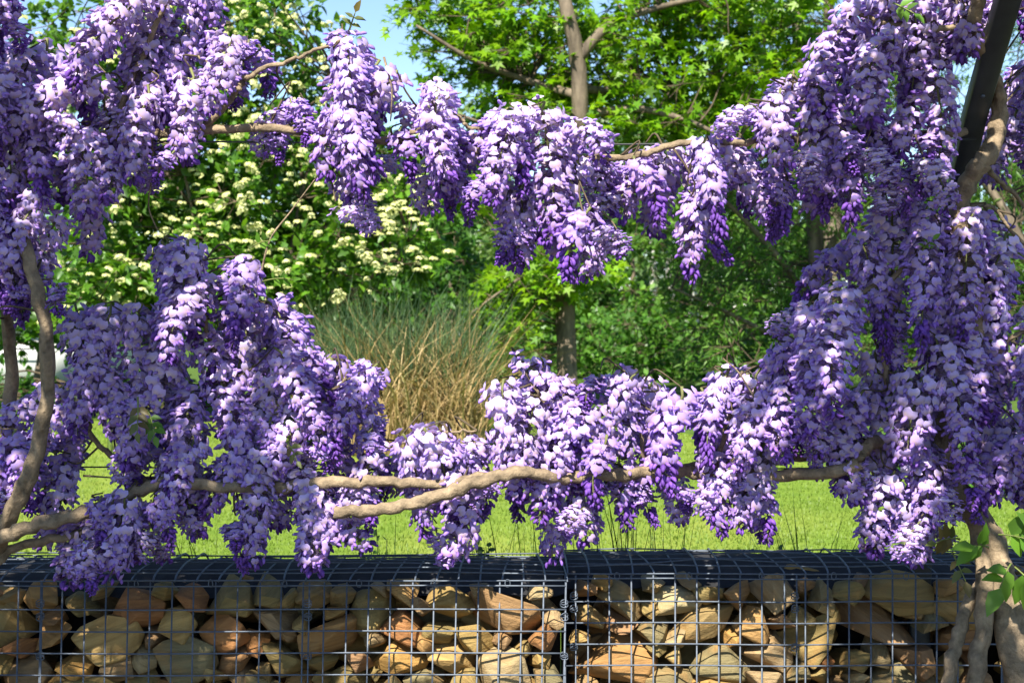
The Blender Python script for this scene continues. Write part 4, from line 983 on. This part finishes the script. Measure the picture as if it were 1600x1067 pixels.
for (x, y, d, a, L, n, s, c) in [(1545, 855, 3.02, 2.7, 0.05, 5, 0.062, GREEN), (1560, 835, 3.0, 0.1, 0.07, 7, 0.06, GREEN), (1585, 885, 2.99, -0.7, 0.06, 7, 0.06, GREEN), (1580, 880, 2.98, -2.4, 0.05, 5, 0.06, GREEN),
                              (1500, 842, 3.06, 2.9, 0.07, 7, 0.036, BRONZE), (1488, 862, 3.06, -1.2, 0.05, 5, 0.032, BRONZE), (1600, 840, 2.98, 1.0, 0.06, 5, 0.055, GREEN),
                              (1395, 5, 2.85, -0.5, 0.04, 5, 0.03, GREEN), (1590, 395, 3.0, -0.6, 0.06, 5, 0.045, BRONZE), (1440, 395, 2.98, 1.2, 0.04, 5, 0.02, GREEN)]:
    leaf_spray(VR, P(x, y, d), a, L, n, s, c)
for (x, y, d, a, L, n, s, c) in [(395, 385, 3.05, 0.5, 0.05, 5, 0.025, GREEN), (545, 50, 2.9, 1.2, 0.05, 5, 0.026, BRONZE), (448, 690, 3.0, -0.8, 0.04, 5, 0.024, BRONZE), (410, 440, 3.02, 0.3, 0.08, 5, 0.022, GREEN),
                              (215, 620, 3.0, -1.4, 0.06, 7, 0.03, BRONZE), (230, 640, 3.0, -1.0, 0.05, 7, 0.03, GREEN), (155, 470, 3.02, 1.0, 0.06, 5, 0.02, GREEN)]:
    leaf_spray(VL, P(x, y, d), a, L, n, s, c)
# unseen leafy shoots added over the arches to shade the flowers
def shade_leaves(root, x0, x1, y0, y1, n, seed):
    rg = np.random.default_rng(seed); y = rg.uniform(y0, y1, n); x = rg.uniform(x0, x1, n)
    z = ZC + np.interp(y, [0.5, 1.4, 2.1, 2.45, 2.7], [1.26, 1.22, 1.10, 0.97, 0.86]) + rg.uniform(-0.04, 0.10, n)
    mb = MB(); foliage(mb, np.stack([x, y, z], -1), 0.11, 28, BROADW, 0.055, GREEN, nt=4, droop=0.3)
    mb.build('shade_foliage', M_LEAF, root, kind='stuff')
shade_leaves(VR, 0.22, 1.35, 1.2, 2.6, 62, 5)
shade_leaves(VL, -1.75, -0.92, 1.1, 2.5, 40, 6)
# long whippy shoots
for root, pts in [(VL, [(400, 470, 3.05), (420, 380, 3.03), (455, 330, 3.02), (500, 270, 3.0)]), (VL, [(235, 212, 3.0), (240, 260, 3.0), (232, 320, 3.0), (246, 360, 3.0)]), (VL, [(600, 90, 2.93), (612, 140, 2.9), (610, 190, 2.92)]),
                  (VL, [(690, 165, 2.95), (705, 150, 2.94), (722, 145, 2.94)]), (VR, [(940, 330, 2.99), (955, 345, 2.99), (965, 360, 2.99)]), (VR, [(1215, 690, 3.1), (1160, 590, 3.1), (1130, 560, 3.1)]), (VL, [(130, 743, 3.2), (160, 745, 3.2), (200, 748, 3.2)])]:
    MB().tube([P(*q) for q in pts], np.linspace(0.0028, 0.0012, len(pts)), 5, sub=5).build('shoot', M_VINE, root, smooth=True)

# ------------------------------------------------------------------ grass tufts and weeds behind the wall
SHADEG = [(0.035, 0.085, 0.015), (0.05, 0.11, 0.02), (0.03, 0.065, 0.015)]  # greens darkened for the shade the tufts stand in
TUFTS = [(735, 30, 0.62, 0.30, 'dark grass tuft with a bushy little weed growing through it'), (610, 10, 0.58, 0.25, 'sparse grass tuft beside the round-leaved weed behind the gabion lid'),
 (790, 9, 0.62, 0.35, 'few leaning grass blades between the weedy tuft and the straight upright tuft'), (845, 24, 0.70, 0.12, 'dense straight upright grass tuft just before the joint of the two gabion baskets'),
 (905, 12, 0.62, 0.25, 'thin grass tuft rising at the joint of the two gabion baskets'), (975, 28, 0.74, 0.22, 'tallest dark grass tuft, reaching up to the flowers behind the shorter gabion basket'),
 (1045, 14, 0.70, 0.16, 'slim upright grass tuft next to the tallest tuft'), (1268, 38, 0.64, 0.42, 'wide fan-shaped dark grass tuft behind the shorter gabion basket'),
 (1170, 5, 0.58, 0.3, 'handful of short grass blades beside the tiny three-leaved weed'), (340, 12, 0.60, 0.3, 'small grass tuft behind the lid under the twisted low branches of the lilac vine'),
 (250, 8, 0.57, 0.3, 'short grass tuft behind the lowest hanging flower cluster'), (440, 7, 0.56, 0.3, 'lone thin grass blades behind the pair of long hanging flower clusters'), (1500, 10, 0.60, 0.3, 'grass tuft between the steel post foot and the thick vine trunks')]
for i, (x, n, hh, le, lab) in enumerate(TUFTS):
    d = 3.84; b = P(x, 800, d); b[2] = float(lawn_z(d)); root = empty('grass_tuft', b)
    mb = MB(); blade_set(mb, n, lambda k, b=b: b + np.stack([RNG.uniform(-.045, .045, k), RNG.uniform(-.03, .03, k), np.zeros(k)], -1), (hh * 0.82, hh * 1.08), (0.02, le), (0.0014, 0.0032), SHADEG, seg=6, curl=0.22)
    mb.build('blades', M_GRASS, root, kind='stuff')
    tag(root, lab, 'grass tuft', 'grass tufts behind the gabion wall')
for i, (x, lab) in enumerate([(580, 'small round-leaved weed behind the gabion lid, arching in two sprays'), (1205, 'tiny dark three-leaved weed at the rear edge of the gabion lid'), (745, 'bushy little weed growing through a grass tuft behind the gabion lid')]):
    d = 3.80; b = P(x, 880, d); b[2] = float(lawn_z(d)); root = empty('weed', b); mb = MB(); st = MB()
    for q in range((5, 2, 8)[i]):
        e = P(x + RNG.uniform(-32, 25), 865 - RNG.uniform(0, (48, 14, 40)[i]), d + RNG.uniform(-.04, .04)); pts = catmull([b, b * 0.4 + e * 0.6 + (0.01, 0, 0.04), e], 5)
        st.tube(pts, 0.0012, 4, col=np.array((0.05, 0.08, 0.02)))
        k = 5; tt = pts[-k:]; ax = RNG.normal(0, 1, (k, 3)); up = RNG.normal(0, 0.4, (k, 3)) + (0, -0.5, 0.7)
        mb.cloud(BROAD, frames(ax, up), tt, RNG.uniform(0.016, 0.026, k), np.array((0.045, 0.11, 0.02)) * RNG.uniform(0.7, 1.3, (k, 1)))
    mb.build('foliage', M_LEAF, root, kind='stuff'); st.build('stem', M_STALK, root)
    tag(root, lab, 'weed')
